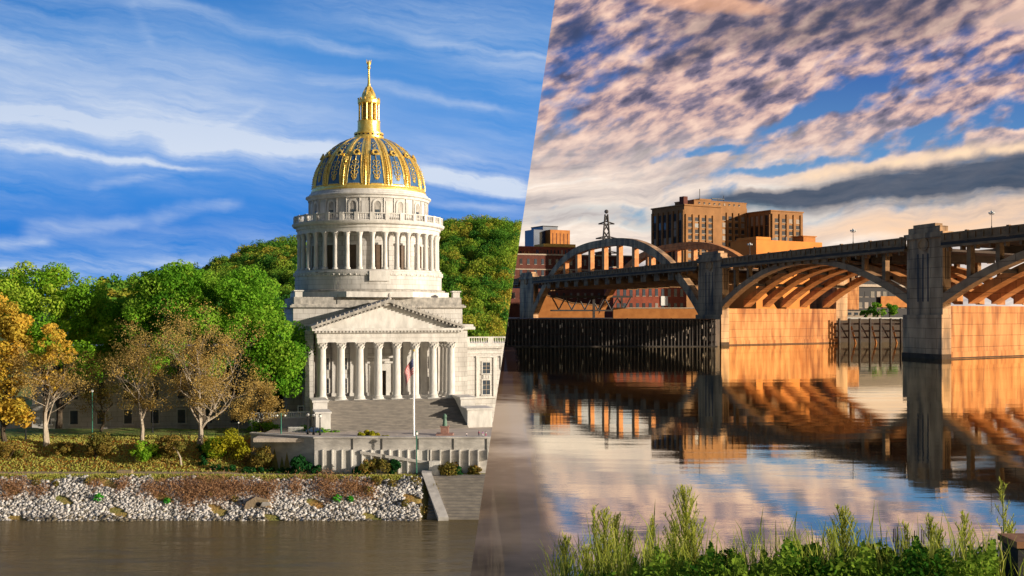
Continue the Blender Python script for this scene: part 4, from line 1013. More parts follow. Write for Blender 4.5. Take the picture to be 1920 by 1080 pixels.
# ============================================================ THE BRIDGE SIDE
def water(name,m_,pts): 
    me=bpy.data.meshes.new(name); me.from_pydata([(x,y,0) for x,y in pts],[],[tuple(range(len(pts)))]); me.materials.append(m_); o=bpy.data.objects.new(name,me); col.objects.link(o); return struct(o)
def seamx(y,z=0): return -.00305*y+.1468*(z-H)
def watermat(name,dark,gl,rough,k1,k2,s1,s2,base):
    m=bpy.data.materials.new(name); n,l=nt(m); out=n.new('ShaderNodeOutputMaterial')
    g=n.new('ShaderNodeNewGeometry')
    def nz(sc_,st,d):
        mp=n.new('ShaderNodeMapping'); mp.inputs['Scale'].default_value=st; l.new(g.outputs['Position'],mp.inputs[0])
        z=n.new('ShaderNodeTexNoise'); z.inputs['Scale'].default_value=sc_; z.inputs['Detail'].default_value=d; z.inputs['Roughness'].default_value=.6; l.new(mp.outputs[0],z.inputs[0]); return z.outputs[0]
    a=nz(s1,(.45,1,1),4); b=nz(s2,(.3,1,1),2)
    ad=n.new('ShaderNodeMath'); ad.operation='MULTIPLY_ADD'; l.new(b,ad.inputs[0]); ad.inputs[1].default_value=k2; 
    mu=n.new('ShaderNodeMath'); mu.operation='MULTIPLY'; l.new(a,mu.inputs[0]); mu.inputs[1].default_value=k1; l.new(mu.outputs[0],ad.inputs[2])
    bp=n.new('ShaderNodeBump'); bp.inputs['Strength'].default_value=1; bp.inputs['Distance'].default_value=1; l.new(ad.outputs[0],bp.inputs['Height'])
    gs=n.new('ShaderNodeBsdfGlossy'); gs.inputs['Color'].default_value=(*gl,1); gs.inputs['Roughness'].default_value=rough; l.new(bp.outputs[0],gs.inputs['Normal'])
    df=n.new('ShaderNodeBsdfDiffuse'); df.inputs['Color'].default_value=(*dark,1)
    fr=n.new('ShaderNodeFresnel'); fr.inputs[0].default_value=1.33; l.new(bp.outputs[0],fr.inputs['Normal'])
    mm=n.new('ShaderNodeMapRange'); mm.inputs[3].default_value=base[0]; mm.inputs[4].default_value=base[1]; l.new(fr.outputs[0],mm.inputs[0])
    if name=='mirror_water':                          # reflection colours painted in a strip where the waters meet, mirror turned down
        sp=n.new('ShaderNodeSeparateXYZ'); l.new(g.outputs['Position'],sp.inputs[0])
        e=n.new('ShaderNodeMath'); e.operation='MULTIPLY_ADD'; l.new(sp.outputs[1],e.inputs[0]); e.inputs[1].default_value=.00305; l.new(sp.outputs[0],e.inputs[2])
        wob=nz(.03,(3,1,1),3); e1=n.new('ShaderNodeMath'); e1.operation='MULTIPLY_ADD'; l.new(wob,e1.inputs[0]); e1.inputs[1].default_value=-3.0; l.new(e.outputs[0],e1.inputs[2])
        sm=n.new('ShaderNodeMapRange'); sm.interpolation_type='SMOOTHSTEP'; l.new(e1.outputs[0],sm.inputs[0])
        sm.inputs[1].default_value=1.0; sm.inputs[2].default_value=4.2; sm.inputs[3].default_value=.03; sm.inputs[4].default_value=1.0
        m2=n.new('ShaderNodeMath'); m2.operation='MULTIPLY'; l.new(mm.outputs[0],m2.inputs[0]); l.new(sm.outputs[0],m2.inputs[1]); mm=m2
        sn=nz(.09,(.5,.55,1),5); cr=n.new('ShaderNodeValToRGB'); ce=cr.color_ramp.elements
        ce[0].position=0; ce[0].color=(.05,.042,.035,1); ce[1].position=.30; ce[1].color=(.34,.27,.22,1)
        for p_,c_ in ((.44,(.80,.68,.56,1)),(.62,(.85,.74,.63,1)),(.78,(.22,.15,.10,1)),(1.0,(.10,.06,.045,1))): q_=ce.new(p_); q_.color=c_  # pale stands for reflected sky, dark brown for the reflected quay
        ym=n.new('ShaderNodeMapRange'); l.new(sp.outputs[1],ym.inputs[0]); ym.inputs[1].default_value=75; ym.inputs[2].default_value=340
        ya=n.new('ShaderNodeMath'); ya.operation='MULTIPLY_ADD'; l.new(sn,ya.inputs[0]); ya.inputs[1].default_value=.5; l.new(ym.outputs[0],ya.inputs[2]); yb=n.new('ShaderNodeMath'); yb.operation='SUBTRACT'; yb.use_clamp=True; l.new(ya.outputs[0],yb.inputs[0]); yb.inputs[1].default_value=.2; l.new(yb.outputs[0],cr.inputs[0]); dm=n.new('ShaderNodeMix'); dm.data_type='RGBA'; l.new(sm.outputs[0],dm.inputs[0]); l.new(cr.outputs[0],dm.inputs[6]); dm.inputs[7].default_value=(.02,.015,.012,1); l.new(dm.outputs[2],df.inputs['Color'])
    mx=n.new('ShaderNodeMixShader'); l.new(mm.outputs[0],mx.inputs[0]); l.new(df.outputs[0],mx.inputs[1]); l.new(gs.outputs[0],mx.inputs[2]); l.new(mx.outputs[0],out.inputs[0]); return m
wl_=watermat('murky_water',(.12,.092,.045),(.74,.68,.55),.10,.11,.40,2.4,.30,(.16,.70))
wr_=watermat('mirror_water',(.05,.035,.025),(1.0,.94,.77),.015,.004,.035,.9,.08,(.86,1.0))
water('river',wl_,[(-400,-60),(seamx(-60),-60),(seamx(700),700),(-400,700)])
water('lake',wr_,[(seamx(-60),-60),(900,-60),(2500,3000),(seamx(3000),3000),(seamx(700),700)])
DECK=56.5
V2=lambda x,y: Vector((x,y))
A1=V2(193,478); u1=V2(-.26,.966).normalized(); W=V2(88,58)
B1=A1+u1*26                                           # far corner of near pylon
A2=V2(136,690); u2=V2(-.32,.947).normalized(); B2=A2+u2*32
A3=V2(20.7,1033); B3=A3+u2*40
A0=A1+V2(56,-208)*.92; 
wn=W.normalized()
br=thing('arch_bridge','long weathered concrete arch bridge with stone pylons crossing the still water','bridge',(A2.x,A2.y,0))
def bb(mb,name,m_,parent=br,smooth=False): return mb.build(name,m_,parent,org=(A2.x,A2.y,0),smooth=smooth)
def quad2(p,q,wv): return [tuple(p),tuple(q),tuple(q+wv),tuple(p+wv)]
def ccw(pts):
    a=sum(pts[i][0]*pts[(i+1)%len(pts)][1]-pts[(i+1)%len(pts)][0]*pts[i][1] for i in range(len(pts))); return pts if a>0 else pts[::-1]
def pr(mb,pts,z0,z1): return mb.prism(ccw(pts),z0,z1)
def pylon(A,B,u,zb,full=True):
    L_=(B-A).length; m=MB()
    pr(m,quad2(A,B,wn*6),zb,55)
    pr(m,quad2(A-u*1.2-wn*1.2,B+u*1.2-wn*1.2,wn*8),55,57.5)
    pr(m,quad2(A+u*1.5-wn*.4,B-u*1.5-wn*.4,wn*6),57.5,60.2)
    pr(m,quad2(A+u*5-wn*.2,B-u*5-wn*.2,wn*5.4),60.2,61.6)
    o=bb(m,'pylon','pylon_stone')
    g=MB()                                            # flutes on the river face
    for f in (.38,.52,.66):
        p=A+u*(L_*f); pr(g,quad2(p,p+u*.8,-wn*.0+wn*.3),0,1) if False else None
        q=p-wn*.06; g=MB(); pr(g,[tuple(q),tuple(q+u*.9),tuple(q+u*.9+wn*.05),tuple(q+wn*.05)],26,48); bb(g,'flute','dark',o)
    for f in (.3,.5,.7):
        p=A+wn*(6*f)-u*.06; g=MB(); pr(g,[tuple(p),tuple(p+wn*.5),tuple(p+wn*.5+u*.05),tuple(p+u*.05)],36,52); bb(g,'flute','dark',o)
    c=A+u*(L_*.5)-wn*1.35; r=MB()                      # round medallion near the top
    r.lathe([(3.0,0),(3.0,.5),(2.2,.5),(2.2,.2)],20); ang=math.atan2(-wn.y,-wn.x)
    r.xf(Matrix.Translation((c.x+wn.x*.5,c.y+wn.y*.5,52.2))@Matrix.Rotation(ang,4,'Z')@Matrix.Rotation(PI/2,4,'Y')); bb(r,'medallion','pylon_stone',o)
    return o
pylon(A1,B1,u1,20,True); pylon(A2,B2,u2,20); pylon(A3,B3,u2,16)
def footing(A,B,u,zt=20):
    m=MB(); pr(m,quad2(A-wn*1.2-u*.5,B-wn*1.2+u*2,wn*7),2.2,zt); bb(m,'pylon_footing','pylon_stone')
    m=MB(); pr(m,quad2(A-wn*1.5-u*.9,B-wn*1.5+u*2.4,wn*7),-3,2.199); bb(m,'waterline_course','wet_stone')
footing(A1,B1,u1); footing(A2,B2,u2)
def pierwall(A,B,wv,zt):
    m=MB(); pr(m,quad2(A+wn*12.9,B+wn*12.9,wv-wn*12.9),1.8,zt); bb(m,'pier_wall','pier_stone')
    m=MB(); pr(m,quad2(A+wn*12.5-V2(*u1)*.7,B+wn*12.5,wv-wn*12),-3,4.2); pr(m,quad2(A+wn*12.8-V2(*u1)*.35,B+wn*12.8,wv-wn*12.5),4.2,6.0) ;bb(m,'pier_base','pier_stone')
WV=V2(92,60)*1.0
def pw(A,B,u): 
    wv=WV-wn*0
    m=MB(); pr(m,[tuple(A+wn*6),tuple(B+wn*6),tuple(B+WV),tuple(A+WV)],3.2,24); bb(m,'pier_wall','pier_stone')
    m=MB(); pr(m,[tuple(A-u*.5+wn*5.6),tuple(B+wn*5.6),tuple(B+WV+wn),tuple(A-u*.5+WV+wn)],-3,3.199); bb(m,'pier_base','pier_stone')
    m=MB(); pr(m,[tuple(A-u*.6+wn*5.6),tuple(A-u*.4+wn*5.6),tuple(A-u*.4+WV+wn),tuple(A-u*.6+WV+wn)],.15,.7); bb(m,'waterline_stain','wet_stone')
pw(A1,B1,u1); pw(A2,B2,u2)
# pier wall seen behind the front pylons is joined under the deck by ribs
def rib(P0,P1,z0,z1,off,wid,th,ex=2.0,n=30,name='arch_rib',m_='rib_stone_lit'):
    d=(P1-P0); m=MB(); vs=[]; 
    o0=wn*off; o1=wn*(off+wid)
    for i in range(n+1):
        t=i/n; q=P0+d*t; k=1-abs(2*t-1)**ex; z=z0+(z1-z0)*k
        tk=th*(1+.5*abs(2*t-1)**3)
        for o_ in (o0,o1):
            vs+=[(q.x+o_.x,q.y+o_.y,z),(q.x+o_.x,q.y+o_.y,z+tk)]
    fs=[]
    for i in range(n):
        a=i*4; b=a+4
        fs+=[(a,a+1,b+1,b),(a+2,b+2,b+3,a+3),(a,b,b+2,a+2),(a+1,a+3,b+3,b+1)]
    fs+=[(0,2,3,1),(n*4,n*4+1,n*4+3,n*4+2)]
    m.add(vs,fs); return bb(m,name,m_,smooth=False)
offs=[0,19,37,55,73,96]
def low_span(Pa,Pb,zs,za,bridge_u):
    for i,o_ in enumerate(offs):
        rib(Pa,Pb,zs,za,o_,7 if i else 5.5,3.1,2.0,m_='rib_stone_lit' if i else 'rib_stone_shade')
    d=Pb-Pa
    for i in range(1,11):                             # spandrel posts on the ribs, cross walls under the deck
        t=i/11; k=1-abs(2*t-1)**2; z=zs+(za-zs)*k+2.2
        if z<49:
            for o_ in (offs[0],offs[-1]):
                q=Pa+d*t+wn*(o_+.6); m=MB(); pr(m,[tuple(q),tuple(q+d.normalized()*2.6),tuple(q+d.normalized()*2.6+wn*3.2),tuple(q+wn*3.2)],z,51); bb(m,'spandrel_post','deck_concrete')
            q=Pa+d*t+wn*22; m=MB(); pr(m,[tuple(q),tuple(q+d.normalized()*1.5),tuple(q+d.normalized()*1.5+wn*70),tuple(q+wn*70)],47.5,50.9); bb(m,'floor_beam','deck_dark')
    for t in (.16,.3,.70,.84):                        # cross struts between ribs
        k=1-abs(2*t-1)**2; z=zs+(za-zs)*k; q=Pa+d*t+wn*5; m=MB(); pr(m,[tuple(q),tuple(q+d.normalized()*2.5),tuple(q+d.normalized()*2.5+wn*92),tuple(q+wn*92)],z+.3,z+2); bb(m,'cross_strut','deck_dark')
low_span(B1,A2,25,48.3,u1)
low_span(A0,A1,25,48.3,u1)
def deck(Pa,Pb,name='deck'):
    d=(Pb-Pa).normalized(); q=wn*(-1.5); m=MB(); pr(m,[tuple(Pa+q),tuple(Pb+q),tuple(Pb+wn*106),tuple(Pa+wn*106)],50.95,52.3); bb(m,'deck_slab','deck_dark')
    for o_ in (-1.6,104.5):
        m=MB(); q=wn*o_; e=wn*1.5
        pr(m,[tuple(Pa+q),tuple(Pb+q),tuple(Pb+q+e),tuple(Pa+q+e)],52.31,53.2)
        pr(m,[tuple(Pa+q-wn*.5),tuple(Pb+q-wn*.5),tuple(Pb+q+e+wn*.5),tuple(Pa+q+e+wn*.5)],49.9,50.94)
        pr(m,[tuple(Pa+q+wn*.3),tuple(Pb+q+wn*.3),tuple(Pb+q+e*.8),tuple(Pa+q+e*.8)],53.2,55.7)
        pr(m,[tuple(Pa+q),tuple(Pb+q),tuple(Pb+q+e),tuple(Pa+q+e)],55.7,56.4)
        L_=(Pb-Pa).length; n=int(L_/5)
        for i in range(n):                            # pilasters and balusters of the parapet
            p=Pa+d*(L_*(i+.5)/n)+q-wn*.1; wd=1.6 if i%5==0 else .5
            pr(m,[tuple(p),tuple(p+d*wd),tuple(p+d*wd+e*1.1),tuple(p+e*1.1)],52.0 if i%5==0 else 53.0,56.8 if i%5==0 else 55.8)
        # consoles below the edge
        for i in range(int(L_/9)):
            p=Pa+d*(9*i+4)+q+wn*(.2 if o_<0 else -3); pr(m,[tuple(p),tuple(p+d*1.2),tuple(p+d*1.2+wn*3),tuple(p+wn*3)],48.2,49.89)
        bb(m,'parapet','deck_concrete')
deck(A0,A1); deck(B1,A2); deck(B2,A3); deck(B3,B3+u2*160)
# tied arch span: two big ribs through the deck, hangers, floor beams
for o_ in (0,80):
    rib(A3,B2,20,79.5-4,o_,6,6,2.7,40,'tied_arch','rib_stone_lit' if o_ else 'pylon_stone')
d=(B2-A3)
for k in range(7):
    t=.235+.088*k; z=20+55.5*(1-abs(2*t-1)**2.7)
    for o_ in (1,81):
        q=A3+d*t+wn*o_; m=MB(); pr(m,[tuple(q),tuple(q+d.normalized()*5),tuple(q+d.normalized()*5+wn*4.2),tuple(q+wn*4.2)],52.4,z+.5); bb(m,'hanger','hanger')
for k in range(12):
    t=.12+.068*k; q=A3+d*t; m=MB(); pr(m,[tuple(q-wn*.8),tuple(q+d.normalized()*9-wn*.8),tuple(q+d.normalized()*9+wn*104),tuple(q+wn*104)],44.5,50.9); bb(m,'floor_beam','deck_concrete' if k%2 else 'deck_concrete')
# far pylons on the other side of the roadway
for A,B,u in ((A2,B2,u2),):
    m=MB(); pr(m,quad2(A+WV,B+WV,wn*12),16,60); bb(m,'far_pylon','pylon_stone')
# lamps on the bridge
def blamp(x,y,h,label,s,g=4): 
    t=lamp(0,1,DECK,h,'steel_dark',label,g,'lamps on the bridge parapet',s); t.location=(x,y,DECK); return t
q=A2+(B1-A2)*.64; 
for px,lab,s_ in ((1602,'multi globe lamp standing on the middle of the nearer arch parapet',2.2),(1408,'small multi globe lamp on the parapet just right of second pylon',2.2)):
    # solve point on parapet line B1-A2 for this picture column
    f=min(np.linspace(0,1,400),key=lambda f:abs(960+(A2+(B1-A2)*f).x/(A2+(B1-A2)*f).y*F-px)); p=A2+(B1-A2)*f-wn*.8; blamp(p.x,p.y,6.5,lab,s_)
f=min(np.linspace(0,1,400),key=lambda f:abs(960+(A1+(A0-A1)*f).x/(A1+(A0-A1)*f).y*F-1862)); p=A1+(A0-A1)*f-wn*.8; blamp(p.x,p.y,6.2,'largest multi globe lamp on the parapet at the right edge',1.9)
p=A2+(B1-A2)*.30+wn*0; f=.5; p=A3+(B2-A3)*.93+wn*98; blamp(p.x,p.y,7.5,'pale globe lamp seen through the far tied arch',2.6)
# ------------------------------------------------------------ far bank, timber quay
def land(name,pts,z0,z1,m_): return struct(MB().prism(ccw(pts),z0,z1).build(name,m_))
xl=seamx(680)
land('ground',[(-60,672),(128,672),(160,760),(250,772),(420,800),(2200,1500),(2200,4000),(-400,4000),(-60,700)],-3,16.9,'quay_land')
tq=thing('timber_quay','dark timber quay wall of many vertical posts along the far bank','quay wall',(60,670,0))
def tb(mb,name,m_,parent=tq): return mb.build(name,m_,parent,org=(60,670,0))
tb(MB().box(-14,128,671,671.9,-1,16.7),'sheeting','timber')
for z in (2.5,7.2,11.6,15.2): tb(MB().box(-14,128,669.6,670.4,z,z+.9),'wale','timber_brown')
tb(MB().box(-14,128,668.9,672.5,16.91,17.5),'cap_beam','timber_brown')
rr=random.Random(4); p0=None
for k in range(62):
    x=-12+k*2.28+rr.uniform(-.3,.3)
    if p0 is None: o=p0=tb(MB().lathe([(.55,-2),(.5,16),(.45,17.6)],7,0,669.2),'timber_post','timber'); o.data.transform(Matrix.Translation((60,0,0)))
    else: o=p0.copy(); col.objects.link(o); o.parent=tq
    o.location=(x-60,rr.uniform(-.25,.25),rr.uniform(-1.2,.3))
p1=None
for k in range(46):
    x=rr.uniform(-12,126); z=rr.uniform(3,13)
    if p1 is None: o=p1=tb(MB().box(60,60.9,668.35,668.5,0,1.5),'bleached_plank','pale_sill')
    else: o=p1.copy(); col.objects.link(o); o.parent=tq
    o.location=(x-60,0,z); o.scale=(rr.uniform(.25,.7),1,rr.uniform(.5,1.8))
# stone slipway ledge below quay
struct(MB().extr([(-20,664,-1),(128,664,-1),(128,664,.5),(-20,664,.7)],(0,6,0)).build('rock_ledge','timber'))
# pilings right of the middle pier
dp=thing('timber_dolphin','row of dark timber pilings with cross beams standing in the water','pilings',(260,770,0))
def db(mb,name,m_,parent=dp): return mb.build(name,m_,parent,org=(260,770,0))
for z in (3.5,8,13): db(MB().box(225,300,744.2,744.9,z,z+1.2),'beam','timber_brown')
for k in range(9):
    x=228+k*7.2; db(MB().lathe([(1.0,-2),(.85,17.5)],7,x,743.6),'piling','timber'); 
    if k%2==0: db(MB().tube([(x,745,15),(x+6,745,4)],.5,5),'brace','timber_brown')
    if k%2: db(MB().tube([(x+2,746,12),(x+5,746,0)],.7,5),'raker','brick_orange')
# ------------------------------------------------------------ city buildings
class Bld:
    def __init__(s,name,label,px,D,rot,zb=16.9,group=None):
        s.X=(px-960)/F*D; s.D=D; s.zb=zb; s.t=thing(name,label,'building',(s.X,D,zb),math.radians(rot),group)
    def zt(s,py): return 20+(HY-py)/F*s.D-s.zb
    def b(s,mb,name,m_,parent=None): return mb.build(name,m_,parent or s.t)
    def winface(s,axis,n,rows,a0,a1,z0,z1,wf=.5,hf=.6,pane='glass',off=0.0,pier=None):
        for i in range(n):
            for j in range(rows):
                cw=(a1-a0)/n; chh=(z1-z0)/rows; a=a0+cw*(i+.5); z=z0+chh*(j+.5); w_=cw*wf/2; h_=chh*hf/2
                o=MB()
                if axis=='x': o.box(a-w_,a+w_,off-.25,off-.02,z-h_,z+h_)
                else: o.box(off-.25,off-.02,a-w_,a+w_,z-h_,z+h_)
                w=s.b(o,'window',random.choices((pane,'glass','blind','dark'),(6,1,1.6,1))[0])
                m=MB()
                if axis=='x': m.box(a-w_-.2,a+w_+.2,off-.6,off-.01,z-h_-.5,z-h_)
                else: m.box(off-.6,off-.01,a-w_-.2,a+w_+.2,z-h_-.5,z-h_)
                s.b(m,'sill',pier or 'pale_sill',w)
    def piers(s,axis,n,a0,a1,z0,z1,m_,wd,off=0.0):
        m=MB()
        for i in range(n+1):
            a=a0+(a1-a0)*i/n
            if axis=='x': m.box(a-wd/2,a+wd/2,off-1.4,off-.01,z0,z1)
            else: m.box(off-1.4,off-.01,a-wd/2,a+wd/2,z0,z1)
        s.b(m,'facade_pier',m_)
# tall stepped tower block
T_=Bld('tower_block','tall stepped stone office tower rising behind the bridge','1283' and 1283,1250,30)
h=T_.zt(385); T_.b(MB().box(0,56,0,62,0,h),'main_slab','tower_stone')
T_.winface('x',4,9,3,44,55,h-12,.5,.62,pane='dark'); T_.winface('y',6,7,2,60,58,h-8,.62,.9,pane='dark',pier='dark')
T_.piers('x',4,3,44,20,h-10,'tower_stone',3.2); T_.piers('y',6,2,60,20,h-5,'tower_stone',3.0)
T_.b(MB().box(-1,57,-1.6,63,h,h+1.6),'cornice','tower_stone')
h2=T_.zt(373); up=T_.b(MB().box(18,100,4,40,h+1.61,h2),'penthouse','tower_stone'); T_.b(MB().box(30,48,8,24,h2,h2+3).box(17.5,100.5,3.5,40.5,h2-.01,h2+.8),'parapet','tower_stone',up)
T_.winface('x',9,1,22,92,h+3,h2-1,.3,.55,off=4,pane='dark')
ch=T_.b(MB().box(4,10,6,14,h+1.6,h2+4),'chimney','brick_dark'); 
T_.b(MB().tube([(40,20,h2+3),(40,20,h2+16)],.4,5),'antenna','steel_dark'); T_.b(MB().box(52,72,12,13,h2+4,h2+5).tube([(53,12.5,h2),(53,12.5,h2+5)],.4,4).tube([(71,12.5,h2),(71,12.5,h2+9)],.4,4).tube([(62,12.5,h2),(62,12.5,h2+4.5)],.4,4),'roof_rail','steel_dark')
T_.b(MB().box(56.01,100,3,50,0,h+1.6),'link_slab','tower_stone'); T_.winface('x',4,8,58,98,60,h-8,.45,.62,off=3,pane='dark'); T_.piers('x',4,58,98,20,h-5,'tower_stone',2.6,off=3)
T_.b(MB().box(100,152,-38,30,0,h-5),'right_slab','tower_stone'); T_.b(MB().box(99,153,-39,31,h-5,h-3.6),'right_cornice','tower_stone')
T_.winface('x',4,8,103,149,60,h-12,.45,.62,off=-38,pane='dark'); T_.piers('x',4,103,149,20,h-8,'tower_stone',3.6,off=-38); T_.winface('y',5,5,-36,6,60,h-9,.62,.9,pane='dark',off=100,pier='dark'); T_.piers('y',5,-36,6,20,h-9,'tower_stone',2.6,off=100)
# low orange building right of the tower
B=Bld('low_building','low plain orange walled building right of the tower block',1418,1120,30); h=B.zt(449)
B.b(MB().box(0,96,0,40,0,h),'wall','orange_wall'); B.b(MB().box(-.6,20,-.6,30,h,h+3),'roof_block','orange_wall'); B.b(MB().box(30,36,8,12,h,h+3).box(50,52,8,10,h,h+5),'vent','steel_dark'); B.b(MB().box(72,90,4,20,h,h+6).box(70,91,3,21,h+6,h+7),'roof_hut','brick_orange')
# red brick building with glass tower at left
B=Bld('glass_tower','dark blue glass tower with orange brick flank at the left',1022,1500,28); h=B.zt(424)
B.b(MB().box(0,24,6,40,0,h),'glass_block','tower_blue'); B.b(MB().box(-16,-.01,4,30,0,h-5),'glass_wing','tower_blue'); B.b(MB().box(4,36,-8,5.9,0,B.zt(431)),'brick_flank','brick_orange'); B.winface('x',5,1,5,35,h-28,h-9,.18,.9,pane='brick_dark',off=-8); B.b(MB().box(-.5,24.5,5.5,40.5,h,h+1.2),'roof_edge','dark')
B=Bld('red_brick_building','red brick building with pale yellow parapet below the glass tower',1000,1380,22); h=B.zt(462)
B.b(MB().box(0,66,0,40,0,h),'wall','brick_red'); B.b(MB().box(14,60,-1,30,h,h+4),'parapet','yellow_wall'); B.winface('x',12,2,2,64,h-20,h-2,.35,.6,pane='dark',pier='pale_sill')
B.b(MB().box(-50,-.01,0,40,0,h),'left_block','brick_red'); B.winface('x',8,1,-48,-4,h-16,h-4,.35,.6,pane='brick_orange',pier='pale_sill')
B=Bld('brick_warehouse','long dark red brick warehouse with rows of pale windows behind the arch',985,1300,18); h=B.zt(478)
B.b(MB().box(-40,150,0,40,0,h),'wall','brick_dark'); B.b(MB().box(-41,151,-1,41,h,h+1.6),'cornice','pale_sill'); B.b(MB().box(-40.5,150.5,-.6,-.01,h-18,h-16.8).box(-40.5,150.5,-.6,-.01,h-37,h-36),'string_course','pale_sill')
B.b(MB().box(20,30,8,18,h+1.6,h+7).box(60,64,8,12,h+1.6,h+9).box(100,118,10,20,h+1.6,h+6),'roof_hut','brick_dark'); B.winface('x',20,4,-38,148,h-56,h-1,.34,.48,pane='glass')
B=Bld('brick_warehouse','orange red brick warehouse behind the second arch foot with pale windows',1150,1140,14); h=B.zt(502)
B.b(MB().box(0,84,0,30,0,h),'wall','brick_red'); B.b(MB().box(-.5,84.5,-.8,-.01,h-12,h-11),'string_course','pale_sill'); B.winface('x',11,3,2,82,4,h-3,.45,.5,pane='glass'); B.b(MB().box(-1,85,-1,31,h,h+1.2),'cornice','pale_sill')
B.b(MB().box(54,62,-1,-.3,13,23),'signboard','lamp_white'); B.b(MB().box(22,30,-1,-.3,4,9),'door','lamp_white')
B=Bld('retaining_wall','long low orange concrete wall above the timber quay','1' and 1150,905,4); 
B.t['category']='wall'; B.b(MB().box(0,74,0,4,0,8.4),'wall','brick_orange'); B.b(MB().box(-.3,74.3,-.5,4.3,8.4,9.2),'coping','pale_sill')
B=Bld('ramp_wall','sunlit orange ramp wall under the tied arch at left',1020,1120,4); B.t['category']='wall'
B.b(MB().extr([(-6,0,0),(64,0,0),(64,0,12),(30,0,15),(-6,0,26)],(0,5,0)),'wall','brick_orange'); B.b(MB().extr([(-6,-.5,26),(30,-.5,15),(64,-.5,12),(64,-.5,13),(30,-.5,16),(-6,-.5,27)],(0,6,0)),'coping','deck_concrete')
tr=thing('steel_truss','dark steel truss trestle crossing under the tied arch','truss',(60,1060,16.9))
m=MB(); 
for k in range(6):
    x=-20+k*13; m.tube([(x,0,20),(x+6.5,0,8)],.7,4); m.tube([(x+6.5,0,8),(x+13,0,20)],.7,4)
m.build('web','steel_dark',tr); MB().box(-22,60,-.7,.7,20,22).box(-22,60,-.7,.7,6.5,8).build('chord','steel_dark',tr); MB().box(20,22.5,-1,1,0,20).build('leg','steel_dark',tr); MB().box(48,50,-1,1,0,20).build('leg','steel_dark',tr)
# buildings seen below the nearer arch, right of the middle pier
B=Bld('concrete_building','pale concrete building seen through the nearer arch',1606,1250,25); h=B.zt(512)
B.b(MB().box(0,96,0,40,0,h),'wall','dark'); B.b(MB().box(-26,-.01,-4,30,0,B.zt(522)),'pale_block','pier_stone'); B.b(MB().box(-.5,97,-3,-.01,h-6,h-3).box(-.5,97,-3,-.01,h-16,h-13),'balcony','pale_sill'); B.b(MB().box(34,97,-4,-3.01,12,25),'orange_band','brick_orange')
B.winface('x',10,2,1,95,8,h-18,.6,.5,pane='glass')
B=Bld('white_shed','low white riverside shed under the nearer arch',1585,1000,4); B.b(MB().box(0,34,0,10,0,7),'wall','pale_sill'); B.b(MB().box(-1,35,-1,11,7,8),'roof','steel_dark'); B.winface('x',5,1,1,33,2,6,.5,.6)
struct(MB().box(212,420,774,776,16.91,18.0).build('embankment','lamp_white'))
for px,D,r,lab in ((1645,880,13,'round green tree seen under the arch, middle of three'),(1668,890,12,'bright green tree under the arch beside the pylon'),(1622,900,8,'small dark green tree under the arch at left of three')):
    b=P(px,578,D); b=(b.x,D,16.9); t=thing('green_tree',lab,'tree',b,0,'trees under the nearer arch'); k=D/F
    MB().tube([b,(b[0],b[1],b[2]+r*k)],[.6,.4],6).build('trunk','bark_dark',t,org=b)
    Q,T=crown([(b[0],b[1],b[2]+r*k*1.3,r*k,r*k,r*k*.9)],12,60,1.6,r*k*.4); quads('crown',Q,'leaf_green',t,b,T)
# transmission tower
b=P(1137,590,1600); pt=thing('transmission_tower','thin steel lattice transmission tower rising above the tied arch','pylon tower',(b.x,1600,16.9))
ht=20+(HY-398)/F*1600-16.9; m=MB()
for sx2,sy2 in ((1,1),(1,-1),(-1,1),(-1,-1)): m.tube([(sx2*11,sy2*11,0),(sx2*5,sy2*5,ht*.72),(sx2*2,sy2*2,ht*.98)],1.0,4)
for k in range(12):
    z=ht*.98*k/12; z2=ht*.98*(k+1)/12; f=lambda z:11-6*(z/(ht*.72)) if z<ht*.72 else 5-3*(z-ht*.72)/(ht*.26)
    for s_ in (-1,1): m.tube([(s_*f(z),-f(z),z),(-s_*f(z2),-f(z2),z2)],.7,4); m.tube([(s_*f(z),f(z),z),(-s_*f(z2),f(z2),z2)],.7,4)
m.build('lattice','steel_dark',pt)
for z,wd in ((ht*.62,20),(ht*.76,16),(ht*.9,12)):
    MB().tube([(-wd,0,z-2),(0,0,z+2),(wd,0,z-2)],1.0,4).tube([(-wd,0,z-2),(wd,0,z-2)],.7,4).build('crossarm','steel_dark',pt)
MB().ball((0,0,ht+1),3.2,6,5).build('beacon','steel_dark',pt)
